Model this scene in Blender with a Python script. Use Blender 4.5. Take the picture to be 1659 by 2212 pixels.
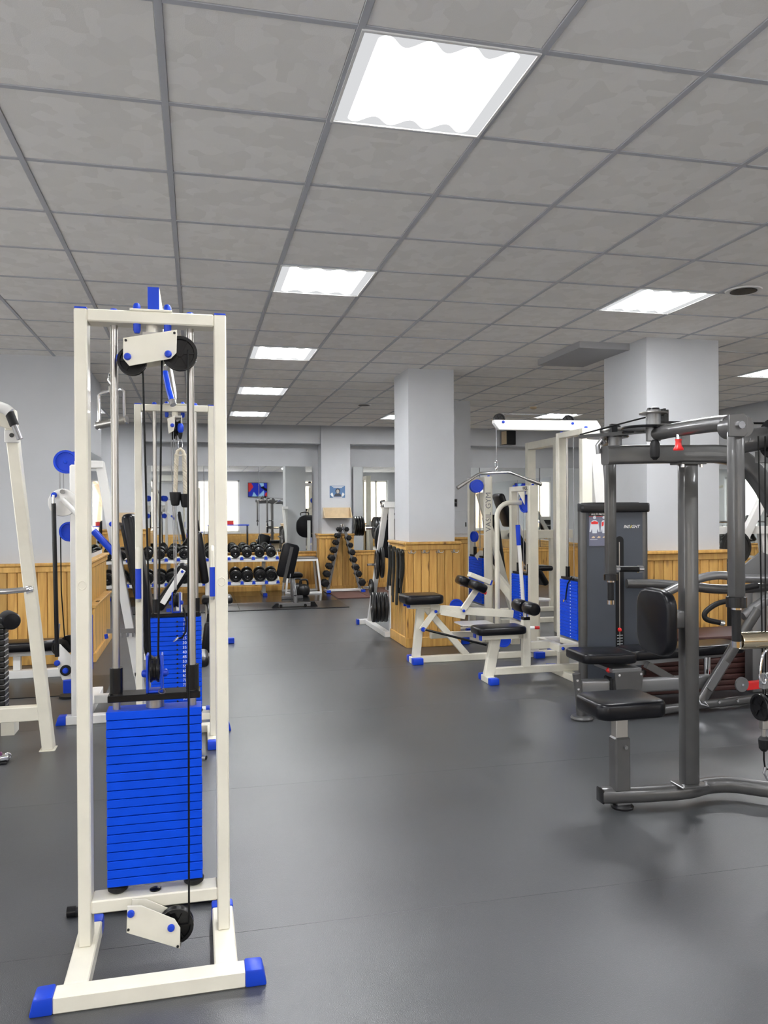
import bpy, bmesh, math, random
from mathutils import Vector, Matrix

# ------------------------------------------------------------------ camera, world, exposure
S = bpy.context.scene
COL = S.collection
for o in list(bpy.data.objects):
    bpy.data.objects.remove(o)
CEIL = 2.911
CAMZ = 1.44
_yaw, _pitch, _roll = 0.232355, -0.0030857, -0.0061097
cam = bpy.data.cameras.new('camera')
cam.sensor_fit = 'HORIZONTAL'
cam.sensor_width = 36.0
cam.lens = 1715.997 / 1659.0 * 36.0
cam.clip_start = 0.05
cam.clip_end = 300
camo = bpy.data.objects.new('camera', cam)
COL.objects.link(camo)
_f = Vector((math.sin(_yaw) * math.cos(_pitch), math.cos(_yaw) * math.cos(_pitch), math.sin(_pitch)))
_r = Vector((math.cos(_yaw), -math.sin(_yaw), 0))
_u = _r.cross(_f)
_r2 = _r * math.cos(_roll) + _u * math.sin(_roll)
_u2 = _u * math.cos(_roll) - _r * math.sin(_roll)
camo.matrix_world = Matrix(((_r2.x, _u2.x, -_f.x, 0), (_r2.y, _u2.y, -_f.y, 0), (_r2.z, _u2.z, -_f.z, CAMZ), (0, 0, 0, 1)))
S.camera = camo

world = bpy.data.worlds.new('winter_sky')
S.world = world
world.use_nodes = True
_bg = world.node_tree.nodes['Background']
_bg.inputs[0].default_value = (1.0, 0.99, 0.97, 1)
_bg.inputs[1].default_value = 5.0
S.view_settings.view_transform = 'Standard'
S.view_settings.look = 'None'
S.view_settings.gamma = 1
S.view_settings.use_curve_mapping = False
S.view_settings.exposure = 0.4
LAMP = 62.0

# windows of the wall behind the camera (x0, x1, z0, z1)
YB = -2.4
WINS = [(-3.1, -1.55, 0.6, 2.6), (0.05, 1.62, 0.6, 2.6), (3.95, 5.35, 0.6, 2.6), (6.2, 7.45, 0.6, 2.6)]
ADDED_LWINS = [(-1.6, 0.4, 0.7, 2.6), (1.4, 3.2, 0.7, 2.6), (4.6, 6.2, 0.8, 2.5)]   # unseen windows added to the left wall for ceiling light (y0, y1, z0, z1)
for i, (x0, x1, z0, z1) in enumerate(ADDED_LWINS):
    l = bpy.data.lights.new('window_portal', 'AREA')
    l.shape = 'RECTANGLE'
    l.size = x1 - x0
    l.size_y = z1 - z0
    l.cycles.is_portal = True
    o = bpy.data.objects.new('window_portal', l)
    o.location = (-4.52, (x0 + x1) / 2, (z0 + z1) / 2)
    o.rotation_euler = (math.radians(90), 0, math.radians(-90))
    COL.objects.link(o)
for i, (x0, x1, z0, z1) in enumerate(WINS):
    l = bpy.data.lights.new('window_portal', 'AREA')
    l.shape = 'RECTANGLE'
    l.size = x1 - x0
    l.size_y = z1 - z0
    l.cycles.is_portal = True
    o = bpy.data.objects.new('window_portal', l)
    o.location = ((x0 + x1) / 2, YB - 0.02, (z0 + z1) / 2)
    o.rotation_euler = (math.radians(90), 0, 0)
    COL.objects.link(o)

# ------------------------------------------------------------------ materials
def new_mat(name):
    m = bpy.data.materials.new(name)
    m.use_nodes = True
    nt = m.node_tree
    return m, nt, nt.nodes['Principled BSDF']

def node(nt, typ, **kw):
    n = nt.nodes.new(typ)
    for k, v in kw.items():
        setattr(n, k, v)
    return n

def simple(name, col, rough=0.5, metal=0.0, var=0.0, scale=6.0, bump=0.0, bscale=200.0, coat=0.0, spec=0.5):
    m, nt, b = new_mat(name)
    b.inputs['Base Color'].default_value = (*col, 1)
    b.inputs['Roughness'].default_value = rough
    b.inputs['Metallic'].default_value = metal
    b.inputs['Specular IOR Level'].default_value = spec
    b.inputs['Coat Weight'].default_value = coat
    if var or bump:
        g = node(nt, 'ShaderNodeNewGeometry')
        if var:
            n = node(nt, 'ShaderNodeTexNoise')
            n.inputs['Scale'].default_value = scale
            n.inputs['Detail'].default_value = 5
            nt.links.new(g.outputs['Position'], n.inputs['Vector'])
            r = node(nt, 'ShaderNodeValToRGB')
            r.color_ramp.elements[0].position = 0.3
            r.color_ramp.elements[1].position = 0.7
            r.color_ramp.elements[0].color = (*[c * (1 - var) for c in col], 1)
            r.color_ramp.elements[1].color = (*[min(1, c * (1 + var)) for c in col], 1)
            nt.links.new(n.outputs['Fac'], r.inputs['Fac'])
            nt.links.new(r.outputs['Color'], b.inputs['Base Color'])
        if bump:
            n2 = node(nt, 'ShaderNodeTexNoise')
            n2.inputs['Scale'].default_value = bscale
            n2.inputs['Detail'].default_value = 2
            nt.links.new(g.outputs['Position'], n2.inputs['Vector'])
            bp = node(nt, 'ShaderNodeBump')
            bp.inputs['Strength'].default_value = bump
            bp.inputs['Distance'].default_value = 0.002
            nt.links.new(n2.outputs['Fac'], bp.inputs['Height'])
            nt.links.new(bp.outputs['Normal'], b.inputs['Normal'])
    return m

def emit(name, col, st):
    m = bpy.data.materials.new(name)
    m.use_nodes = True
    nt = m.node_tree
    nt.nodes.remove(nt.nodes['Principled BSDF'])
    e = node(nt, 'ShaderNodeEmission')
    e.inputs[0].default_value = (*col, 1)
    e.inputs[1].default_value = st
    nt.links.new(e.outputs[0], nt.nodes['Material Output'].inputs[0])
    return m

WHITE = simple('white_paint', (0.74, 0.71, 0.605), 0.32, var=0.05, scale=9, coat=0.15)
WHITE2 = simple('white_paint_cool', (0.78, 0.775, 0.75), 0.3, var=0.03, scale=9, coat=0.15)
BLUE = simple('blue_enamel', (0.0006, 0.066, 0.70), 0.42, var=0.06, scale=14, spec=0.2)
BLUEP = simple('blue_plastic', (0.007, 0.050, 0.52), 0.36, spec=0.35)
BLACKV = simple('black_vinyl', (0.004, 0.0042, 0.006), 0.3, bump=0.06, bscale=900, spec=0.28)
BLACKR = simple('black_rubber', (0.007, 0.007, 0.008), 0.5, spec=0.3)
BLACKP = simple('black_plastic', (0.006, 0.006, 0.007), 0.25, spec=0.4)
IRON = simple('black_iron', (0.007, 0.007, 0.0075), 0.36, var=0.2, scale=30)
CHROME = simple('chrome', (0.82, 0.82, 0.84), 0.08, 1.0)
STEEL = simple('brushed_steel', (0.46, 0.445, 0.42), 0.33, 1.0)
CABLE = simple('black_cable', (0.004, 0.004, 0.004), 0.45, spec=0.2)
WIRE = simple('steel_wire', (0.4, 0.4, 0.42), 0.4, 0.8)
GREY = simple('grey_metal_paint', (0.095, 0.094, 0.094), 0.33, 0.45, var=0.05, scale=20, coat=0.2)
GREYD = simple('shroud_grey', (0.050, 0.058, 0.074), 0.45, var=0.04)
GREYL = simple('light_grey_paint', (0.21, 0.21, 0.215), 0.3, 0.5)
RED = simple('red_plastic', (0.65, 0.02, 0.02), 0.35)
YELL = simple('yellow_print', (0.75, 0.62, 0.04), 0.5)
PRINTW = simple('white_print', (0.85, 0.85, 0.85), 0.5)
PRINTG = simple('grey_print', (0.55, 0.58, 0.62), 0.5)
DECAL = simple('decal_grey_blue', (0.13, 0.135, 0.19), 0.4)
ROPE = simple('cotton_rope', (0.62, 0.57, 0.46), 0.85)
BOARD = simple('beech_board', (0.60, 0.47, 0.30), 0.5, var=0.08, scale=12)
MAROON = simple('maroon_rubber', (0.055, 0.018, 0.015), 0.6, var=0.15, scale=8)
BROWNM = simple('brown_rubber_tile', (0.10, 0.045, 0.035), 0.75, var=0.12, scale=8, bump=0.3)
MATB = simple('glossy_black_mat', (0.010, 0.010, 0.010), 0.2, var=0.2, scale=5, spec=0.35)
MATG = simple('satin_black_mat', (0.016, 0.016, 0.017), 0.32, var=0.15, scale=5, spec=0.35)
WALLP = simple('grey_wall_paint', (0.56, 0.572, 0.592), 0.75, var=0.025, scale=3, bump=0.08, bscale=350)
SOFF = simple('slab_paint', (0.36, 0.36, 0.37), 0.8)
GRID = simple('ceiling_grid_metal', (0.46, 0.47, 0.50), 0.5)
PLATEW = simple('plate_print_white', (0.8, 0.8, 0.78), 0.5)
POSTB = simple('poster_blue', (0.10, 0.20, 0.38), 0.5)
POSTW = simple('poster_white', (0.72, 0.72, 0.70), 0.5)
SKIN = simple('poster_figure', (0.42, 0.38, 0.34), 0.5)
HAIR = simple('poster_dark', (0.05, 0.06, 0.08), 0.5)
SNOW = simple('snow', (0.9, 0.9, 0.92), 0.8)
BARK = simple('winter_bark', (0.28, 0.19, 0.13), 0.9)
FACADE = simple('pale_facade', (0.70, 0.60, 0.45), 0.8, var=0.1, scale=1.0)
FRAMEW = simple('window_frame_white', (0.8, 0.8, 0.78), 0.4)
ACW = simple('aircon_white', (0.75, 0.75, 0.70), 0.4)
GOLD = simple('worn_chrome', (0.72, 0.62, 0.45), 0.12, 1.0)
STRAPB = simple('black_strap', (0.013, 0.014, 0.013), 0.7, bump=0.4, bscale=500)

def wood_mat():
    m, nt, b = new_mat('varnished_pine')
    g = node(nt, 'ShaderNodeNewGeometry')
    oi = node(nt, 'ShaderNodeObjectInfo')
    mp = node(nt, 'ShaderNodeMapping')
    mp.inputs['Scale'].default_value = (9, 9, 0.9)
    ad = node(nt, 'ShaderNodeVectorMath', operation='ADD')
    cb = node(nt, 'ShaderNodeCombineXYZ')
    ml = node(nt, 'ShaderNodeMath', operation='MULTIPLY')
    ml.inputs[1].default_value = 37.0
    nt.links.new(oi.outputs['Random'], ml.inputs[0])
    nt.links.new(ml.outputs[0], cb.inputs[2])
    nt.links.new(g.outputs['Position'], ad.inputs[0])
    nt.links.new(cb.outputs[0], ad.inputs[1])
    nt.links.new(ad.outputs[0], mp.inputs['Vector'])
    n = node(nt, 'ShaderNodeTexNoise')
    n.inputs['Scale'].default_value = 2.2
    n.inputs['Detail'].default_value = 6
    n.inputs['Distortion'].default_value = 0.8
    nt.links.new(mp.outputs[0], n.inputs['Vector'])
    r = node(nt, 'ShaderNodeValToRGB')
    e = r.color_ramp.elements
    e[0].position, e[1].position = 0.25, 0.75
    e[0].color = (0.47, 0.235, 0.054, 1)
    e[1].color = (0.76, 0.475, 0.14, 1)
    nt.links.new(n.outputs['Fac'], r.inputs['Fac'])
    # knots
    mp2 = node(nt, 'ShaderNodeMapping')
    mp2.inputs['Scale'].default_value = (7, 7, 2.6)
    nt.links.new(ad.outputs[0], mp2.inputs['Vector'])
    v = node(nt, 'ShaderNodeTexVoronoi')
    v.inputs['Scale'].default_value = 1.0
    nt.links.new(mp2.outputs[0], v.inputs['Vector'])
    kr = node(nt, 'ShaderNodeValToRGB')
    kr.color_ramp.elements[0].position = 0.04
    kr.color_ramp.elements[1].position = 0.17
    kr.color_ramp.elements[0].color = (1, 1, 1, 1)
    kr.color_ramp.elements[1].color = (0, 0, 0, 1)
    nt.links.new(v.outputs['Distance'], kr.inputs['Fac'])
    mx = node(nt, 'ShaderNodeMixRGB')
    mx.inputs[2].default_value = (0.13, 0.045, 0.012, 1)
    nt.links.new(kr.outputs['Color'], mx.inputs[0])
    nt.links.new(r.outputs['Color'], mx.inputs[1])
    hs = node(nt, 'ShaderNodeHueSaturation')
    mr = node(nt, 'ShaderNodeMapRange')
    mr.inputs[3].default_value = 0.82
    mr.inputs[4].default_value = 1.15
    nt.links.new(oi.outputs['Random'], mr.inputs[0])
    nt.links.new(mr.outputs[0], hs.inputs['Value'])
    nt.links.new(mx.outputs[0], hs.inputs['Color'])
    nt.links.new(hs.outputs[0], b.inputs['Base Color'])
    b.inputs['Roughness'].default_value = 0.4
    return m
WOOD = wood_mat()

def tile_mat():
    m, nt, b = new_mat('ceiling_tile_facets')
    g = node(nt, 'ShaderNodeNewGeometry')
    v = node(nt, 'ShaderNodeTexVoronoi')
    v.inputs['Scale'].default_value = 11
    v.distance = 'MANHATTAN'
    nt.links.new(g.outputs['Position'], v.inputs['Vector'])
    hs = node(nt, 'ShaderNodeSeparateColor')
    nt.links.new(v.outputs['Color'], hs.inputs[0])
    n = node(nt, 'ShaderNodeTexNoise')
    n.inputs['Scale'].default_value = 260
    nt.links.new(g.outputs['Position'], n.inputs['Vector'])
    r = node(nt, 'ShaderNodeValToRGB')
    r.color_ramp.elements[0].color = (0.82, 0.80, 0.76, 1)
    r.color_ramp.elements[1].color = (0.90, 0.88, 0.845, 1)
    nt.links.new(hs.outputs[0], r.inputs['Fac'])
    mx = node(nt, 'ShaderNodeMixRGB', blend_type='MULTIPLY')
    mx.inputs[0].default_value = 0.25
    nt.links.new(r.outputs['Color'], mx.inputs[1])
    nt.links.new(n.outputs['Color'], mx.inputs[2])
    nt.links.new(r.outputs['Color'], b.inputs['Base Color'])
    bp = node(nt, 'ShaderNodeBump')
    bp.inputs['Strength'].default_value = 0.25
    bp.inputs['Distance'].default_value = 0.002
    nt.links.new(n.outputs['Fac'], bp.inputs['Height'])
    nt.links.new(bp.outputs['Normal'], b.inputs['Normal'])
    b.inputs['Roughness'].default_value = 0.85
    return m
TILE = tile_mat()

def floor_mat():
    m, nt, b = new_mat('dark_rubber_floor')
    g = node(nt, 'ShaderNodeNewGeometry')
    n = node(nt, 'ShaderNodeTexNoise')
    n.inputs['Scale'].default_value = 1.3
    n.inputs['Detail'].default_value = 6
    nt.links.new(g.outputs['Position'], n.inputs['Vector'])
    r = node(nt, 'ShaderNodeValToRGB')
    r.color_ramp.elements[0].position = 0.3
    r.color_ramp.elements[1].position = 0.75
    r.color_ramp.elements[0].color = (0.036, 0.038, 0.042, 1)
    r.color_ramp.elements[1].color = (0.056, 0.059, 0.064, 1)
    nt.links.new(n.outputs['Fac'], r.inputs['Fac'])
    n3 = node(nt, 'ShaderNodeTexNoise')
    n3.inputs['Scale'].default_value = 320
    nt.links.new(g.outputs['Position'], n3.inputs['Vector'])
    sr = node(nt, 'ShaderNodeValToRGB')
    sr.color_ramp.elements[0].position = 0.62
    sr.color_ramp.elements[1].position = 0.75
    sr.color_ramp.elements[0].color = (0, 0, 0, 1)
    sr.color_ramp.elements[1].color = (0.06, 0.06, 0.06, 1)
    nt.links.new(n3.outputs['Fac'], sr.inputs['Fac'])
    ad = node(nt, 'ShaderNodeMixRGB', blend_type='ADD')
    ad.inputs[0].default_value = 1
    nt.links.new(r.outputs['Color'], ad.inputs[1])
    nt.links.new(sr.outputs['Color'], ad.inputs[2])
    nt.links.new(ad.outputs[0], b.inputs['Base Color'])
    bp = node(nt, 'ShaderNodeBump')
    bp.inputs['Strength'].default_value = 0.45
    bp.inputs['Distance'].default_value = 0.002
    nt.links.new(n3.outputs['Fac'], bp.inputs['Height'])
    nt.links.new(bp.outputs['Normal'], b.inputs['Normal'])
    b.inputs['Roughness'].default_value = 0.34
    b.inputs['Specular IOR Level'].default_value = 0.9
    return m
FLOOR = floor_mat()

def mirror_mat():
    m, nt, b = new_mat('mirror_silver')
    b.inputs['Base Color'].default_value = (0.86, 0.88, 0.86, 1)
    b.inputs['Metallic'].default_value = 1
    b.inputs['Roughness'].default_value = 0.015
    return m
MIRROR = mirror_mat()

def pane_mat():
    m = bpy.data.materials.new('window_glass')
    m.use_nodes = True
    nt = m.node_tree
    nt.nodes.remove(nt.nodes['Principled BSDF'])
    t = node(nt, 'ShaderNodeBsdfTransparent')
    gl = node(nt, 'ShaderNodeBsdfGlossy')
    gl.inputs['Roughness'].default_value = 0.02
    mx = node(nt, 'ShaderNodeMixShader')
    mx.inputs[0].default_value = 0.06
    nt.links.new(t.outputs[0], mx.inputs[1])
    nt.links.new(gl.outputs[0], mx.inputs[2])
    nt.links.new(mx.outputs[0], nt.nodes['Material Output'].inputs[0])
    return m
PANE = pane_mat()

def diffuser_mat():
    # prismatic cover over four fluorescent tubes: brightest over the tubes
    m = bpy.data.materials.new('lit_prismatic_cover')
    m.use_nodes = True
    nt = m.node_tree
    nt.nodes.remove(nt.nodes['Principled BSDF'])
    tc = node(nt, 'ShaderNodeTexCoord')
    sp = node(nt, 'ShaderNodeSeparateXYZ')
    nt.links.new(tc.outputs['Object'], sp.inputs[0])
    m1 = node(nt, 'ShaderNodeMath', operation='MULTIPLY')
    m1.inputs[1].default_value = 2 * math.pi / 0.14
    nt.links.new(sp.outputs['X'], m1.inputs[0])
    ad0 = node(nt, 'ShaderNodeMath', operation='ADD')
    ad0.inputs[1].default_value = math.pi
    nt.links.new(m1.outputs[0], ad0.inputs[0])
    c = node(nt, 'ShaderNodeMath', operation='COSINE')
    nt.links.new(ad0.outputs[0], c.inputs[0])
    # fade outside the tube field
    ax = node(nt, 'ShaderNodeMath', operation='ABSOLUTE')
    nt.links.new(sp.outputs['X'], ax.inputs[0])
    ay = node(nt, 'ShaderNodeMath', operation='ABSOLUTE')
    nt.links.new(sp.outputs['Y'], ay.inputs[0])
    rx = node(nt, 'ShaderNodeMapRange')
    rx.inputs[1].default_value, rx.inputs[2].default_value = 0.20, 0.238
    rx.inputs[3].default_value, rx.inputs[4].default_value = 1, 0.0
    nt.links.new(ax.outputs[0], rx.inputs[0])
    ry = node(nt, 'ShaderNodeMapRange')
    ry.inputs[1].default_value, ry.inputs[2].default_value = 0.20, 0.285
    ry.inputs[3].default_value, ry.inputs[4].default_value = 1.0, -0.6
    nt.links.new(ay.outputs[0], ry.inputs[0])
    s1 = node(nt, 'ShaderNodeMath', operation='MULTIPLY_ADD')
    s1.inputs[1].default_value = 0.5
    nt.links.new(c.outputs[0], s1.inputs[0])
    nt.links.new(ry.outputs[0], s1.inputs[2])
    s2 = node(nt, 'ShaderNodeMath', operation='MULTIPLY')
    s2.use_clamp = True
    nt.links.new(s1.outputs[0], s2.inputs[0])
    nt.links.new(rx.outputs[0], s2.inputs[1])
    st = node(nt, 'ShaderNodeMath', operation='MULTIPLY_ADD')
    st.inputs[1].default_value = LAMP
    st.inputs[2].default_value = 0.55
    nt.links.new(s2.outputs[0], st.inputs[0])
    e = node(nt, 'ShaderNodeEmission')
    e.inputs[0].default_value = (0.97, 0.98, 1.0, 1)
    nt.links.new(st.outputs[0], e.inputs[1])
    nt.links.new(e.outputs[0], nt.nodes['Material Output'].inputs[0])
    return m
DIFF = diffuser_mat()

# ------------------------------------------------------------------ geometry helpers
V = Vector
ORG = {}

def box(x0, x1, y0, y1, z0, z1):
    x0, x1 = min(x0, x1), max(x0, x1)
    y0, y1 = min(y0, y1), max(y0, y1)
    z0, z1 = min(z0, z1), max(z0, z1)
    v = [V((x, y, z)) for z in (z0, z1) for y in (y0, y1) for x in (x0, x1)]
    f = [(0, 2, 3, 1), (4, 5, 7, 6), (0, 1, 5, 4), (2, 6, 7, 3), (0, 4, 6, 2), (1, 3, 7, 5)]
    return v, f

def frame_axes(d, up):
    d = d.normalized()
    up = V(up)
    if abs(d.dot(up)) > 0.98:
        up = V((0, 1, 0)) if abs(d.y) < 0.9 else V((1, 0, 0))
    s = d.cross(up).normalized()
    u = s.cross(d).normalized()
    return s, u

def beam(p, q, w, h, up=(0, 0, 1)):
    """rectangular bar from p to q, w across, h along up"""
    p, q = V(p), V(q)
    s, u = frame_axes(q - p, up)
    v = []
    for c in (p, q):
        for a, b in ((-1, -1), (1, -1), (1, 1), (-1, 1)):
            v.append(c + s * (a * w / 2) + u * (b * h / 2))
    f = [(3, 2, 1, 0), (4, 5, 6, 7), (0, 1, 5, 4), (1, 2, 6, 5), (2, 3, 7, 6), (3, 0, 4, 7)]
    return v, f

def tube(pts, r, n=10, r2=None, closed=False):
    pts = [V(p) for p in pts]
    m = len(pts)
    v, f = [], []
    prev = None
    for i, p in enumerate(pts):
        if closed:
            d = pts[(i + 1) % m] - pts[i - 1]
        else:
            d = (pts[min(i + 1, m - 1)] - pts[max(i - 1, 0)])
        d.normalize()
        if prev is None:
            s, u = frame_axes(d, (0, 0, 1))
        else:
            s = prev - d * prev.dot(d)
            if s.length < 1e-6:
                s, u = frame_axes(d, (0, 0, 1))
            s.normalize()
            u = s.cross(d).normalized()
        prev = s
        rr = r if r2 is None else r + (r2 - r) * i / max(1, m - 1)
        for k in range(n):
            a = 2 * math.pi * k / n
            v.append(p + s * (rr * math.cos(a)) + u * (rr * math.sin(a)))
    for i in range(m if closed else m - 1):
        j = (i + 1) % m
        for k in range(n):
            k2 = (k + 1) % n
            f.append((i * n + k, i * n + k2, j * n + k2, j * n + k))
    if not closed:
        f.append(tuple(reversed(range(n))))
        f.append(tuple(range((m - 1) * n, m * n)))
    return v, f

def cyl(p, q, r, n=16, r2=None):
    return tube([p, q], r, n, r2)

def arc(c, r, a0, a1, n, ax=0, ay=2):
    out = []
    for i in range(n + 1):
        a = math.radians(a0 + (a1 - a0) * i / n)
        p = list(c)
        p[ax] += r * math.cos(a)
        p[ay] += r * math.sin(a)
        out.append(tuple(p))
    return out

def lathe(prof, p, axis=(0, 0, 1), n=18):
    """profile of (radius, height) turned about axis from p"""
    p = V(p)
    d = V(axis).normalized()
    s, u = frame_axes(d, (0, 0, 1))
    v, f = [], []
    for r, h in prof:
        for k in range(n):
            a = 2 * math.pi * k / n
            v.append(p + d * h + (s * math.cos(a) + u * math.sin(a)) * r)
    for i in range(len(prof) - 1):
        for k in range(n):
            k2 = (k + 1) % n
            f.append((i * n + k, (i + 1) * n + k, (i + 1) * n + k2, i * n + k2))
    f.append(tuple(range(n)))
    f.append(tuple(reversed(range((len(prof) - 1) * n, len(prof) * n))))
    return v, f

def prism(poly, axis, a0, a1):
    """polygon in the plane across axis ('x': (y,z), 'y': (x,z), 'z': (x,y)) pushed from a0 to a1"""
    def pt(q, a):
        return V((a, q[0], q[1])) if axis == 'x' else (V((q[0], a, q[1])) if axis == 'y' else V((q[0], q[1], a)))
    n = len(poly)
    v = [pt(q, a0) for q in poly] + [pt(q, a1) for q in poly]
    f = [tuple(range(n)), tuple(reversed(range(n, 2 * n)))]
    for i in range(n):
        j = (i + 1) % n
        f.append((i, i + n, j + n, j))
    return v, f

def rpoly(x0, x1, y0, y1, r, n=5):
    out = []
    for cx, cy, a0 in ((x1 - r, y1 - r, 0), (x0 + r, y1 - r, 90), (x0 + r, y0 + r, 180), (x1 - r, y0 + r, 270)):
        for i in range(n + 1):
            a = math.radians(a0 + 90 * i / n)
            out.append((cx + r * math.cos(a), cy + r * math.sin(a)))
    return out

def ball(c, r, n=10, sz=1.0):
    prof = []
    m = 8
    for i in range(m + 1):
        a = -math.pi / 2 + math.pi * i / m
        prof.append((max(1e-4, r * math.cos(a)), r * sz * math.sin(a)))
    return lathe(prof, c, (0, 0, 1), n)

def xf(g, M):
    return [M @ v for v in g[0]], g[1]

def rot(g, c, axis, deg):
    c = V(c)
    M = Matrix.Translation(c) @ Matrix.Rotation(math.radians(deg), 4, axis) @ Matrix.Translation(-c)
    return xf(g, M)

def mesh(name, geos, mat, bevel=0.0, seg=1, smooth=True, angle=0.6, off=V((0, 0, 0))):
    bm = bmesh.new()
    for vs, fs in geos:
        bv = [bm.verts.new(v - off) for v in vs]
        for f in fs:
            try:
                bm.faces.new([bv[i] for i in f])
            except ValueError:
                pass
    bmesh.ops.recalc_face_normals(bm, faces=bm.faces[:])
    if bevel > 0:
        ed = [e for e in bm.edges if len(e.link_faces) == 2 and e.calc_face_angle(0) > 0.7]
        bmesh.ops.bevel(bm, geom=ed, offset=bevel, segments=seg, profile=0.5, affect='EDGES', clamp_overlap=True)
    me = bpy.data.meshes.new(name)
    bm.to_mesh(me)
    bm.free()
    me.materials.append(mat)
    if smooth:
        me.shade_smooth()
        me.set_sharp_from_angle(angle=angle)
    return me

def tag(o, label, cat, group=None):
    o['label'] = label
    o['category'] = cat
    if group:
        o['group'] = group
    return o

def thing(name, label, cat, loc=(0, 0, 0), group=None):
    o = bpy.data.objects.new(name, None)
    o.empty_display_size = 0.05
    COL.objects.link(o)
    o.location = loc
    ORG[o.name] = V(loc)
    return tag(o, label, cat, group)

def part(parent, name, mat, *geos, bevel=0.0, seg=1, label=None, angle=0.6):
    """a mesh under parent; shapes are given in scene coordinates"""
    org = ORG[parent.name]
    me = mesh(name, geos, mat, bevel, seg, angle=angle, off=org)
    o = bpy.data.objects.new(name, me)
    COL.objects.link(o)
    o.parent = parent
    ORG[o.name] = org
    if label:
        o['label'] = label
    return o

def solo(name, label, cat, mat, *geos, loc=(0, 0, 0), bevel=0.0, seg=1, group=None, angle=0.6):
    me = mesh(name, geos, mat, bevel, seg, angle=angle, off=V(loc))
    o = bpy.data.objects.new(name, me)
    COL.objects.link(o)
    o.location = loc
    ORG[o.name] = V(loc)
    return tag(o, label, cat, group)

def struct(name, mat, *geos, bevel=0.0, label=None):
    me = mesh(name, geos, mat, bevel)
    o = bpy.data.objects.new(name, me)
    COL.objects.link(o)
    ORG[o.name] = V((0, 0, 0))
    o['kind'] = 'structure'
    if label:
        o['label'] = label
    return o

def copies(parent, name, me, locs, rots=None):
    out = []
    for i, l in enumerate(locs):
        o = bpy.data.objects.new(name, me)
        COL.objects.link(o)
        o.parent = parent
        o.location = V(l) - ORG[parent.name]
        ORG[o.name] = V(l)
        if rots:
            o.rotation_euler = rots[i]
        out.append(o)
    return out

def dup(root, loc, rotz=0.0, label=None, group=None):
    r = root.copy()
    COL.objects.link(r)
    r.location = loc
    r.rotation_euler = (root.rotation_euler.x, root.rotation_euler.y, rotz)
    if label:
        r['label'] = label
    if group:
        r['group'] = group
    for ch in list(root.children):
        c = ch.copy()
        COL.objects.link(c)
        c.parent = r
        for g in list(ch.children):
            d = g.copy()
            COL.objects.link(d)
            d.parent = c
    return r

def text_part(parent, name, body, size, M, mat, extrude=0.0006, shear=0.0, align='CENTER', label=None, width=1.0, outline=False):
    cu = bpy.data.curves.new(name, 'FONT')
    cu.body = body
    cu.size = size
    cu.extrude = extrude
    cu.shear = shear
    cu.align_x = align
    cu.align_y = 'CENTER'
    cu.resolution_u = 2
    cu.space_character = width
    tmp = bpy.data.objects.new(name, cu)
    COL.objects.link(tmp)
    bpy.context.view_layer.update()
    me = bpy.data.meshes.new_from_object(tmp)
    bpy.data.objects.remove(tmp)
    bpy.data.curves.remove(cu)
    me.transform(Matrix.Translation(-ORG[parent.name]) @ M)
    me.materials.clear()
    me.materials.append(mat)
    o = bpy.data.objects.new(name, me)
    COL.objects.link(o)
    o.parent = parent
    if label:
        o['label'] = label
    return o

def facing_front(x, y, z):
    """text plane looking towards -y"""
    return Matrix.Translation((x, y, z)) @ Matrix.Rotation(math.radians(90), 4, 'X')

rnd = random.Random(7)

# ------------------------------------------------------------------ the room
XL, XR, YF = -4.5, 7.75, 14.25
fl = struct('floor', FLOOR, box(XL, XR, YB, YF, -0.06, -0.012), label='dark grey rubber gym floor laid in wide sheets')
y = 2.75 - 1.43 * 4
while y < YF:
    a, b = max(y, YB), min(y + 1.43, YF)
    if b - a > 0.05:
        part(fl, 'rubber_sheet', FLOOR, box(XL, XR, a + 0.0006, b - 0.0006, -0.014, 0.0), bevel=0.0006)
    y += 1.43

struct('wall_far', WALLP, box(XL, XR, YF, YF + 0.2, 0, CEIL + 0.1))
geos = []
ys = YB
for (y0, y1, z0, z1) in ADDED_LWINS:
    geos.append(box(XL - 0.25, XL, ys, y0, 0, CEIL + 0.1))
    geos.append(box(XL - 0.25, XL, y0, y1, 0, z0))
    geos.append(box(XL - 0.25, XL, y0, y1, z1, CEIL + 0.1))
    ys = y1
geos.append(box(XL - 0.25, XL, ys, YF, 0, CEIL + 0.1))
struct('wall_left', WALLP, *geos)
for i, (y0, y1, z0, z1) in enumerate(ADDED_LWINS):  # unseen windows, added so daylight reaches the ceiling
    w = struct('window_%d' % (i + 5), FRAMEW,
               box(XL - 0.16, XL - 0.08, y0, y0 + 0.06, z0, z1), box(XL - 0.16, XL - 0.08, y1 - 0.06, y1, z0, z1),
               box(XL - 0.16, XL - 0.08, y0, y1, z0, z0 + 0.06), box(XL - 0.16, XL - 0.08, y0, y1, z1 - 0.06, z1),
               label='white framed window added out of view in the left side wall for light')
    ym_ = (y0 + y1) / 2
    part(w, 'mullion', FRAMEW, box(XL - 0.16, XL - 0.08, ym_ - 0.04, ym_ + 0.04, z0, z1))
    part(w, 'window_sill', FRAMEW, box(XL - 0.14, XL + 0.10, y0 - 0.04, y1 + 0.04, z0 - 0.04, z0))
    part(w, 'pane', PANE, box(XL - 0.124, XL - 0.120, y0 + 0.06, ym_ - 0.04, z0 + 0.06, z1 - 0.06))
    part(w, 'pane', PANE, box(XL - 0.124, XL - 0.120, ym_ + 0.04, y1 - 0.06, z0 + 0.06, z1 - 0.06))
struct('wall_right', WALLP, box(XR, XR + 0.2, YB, YF, 0, CEIL + 0.1))
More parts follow.
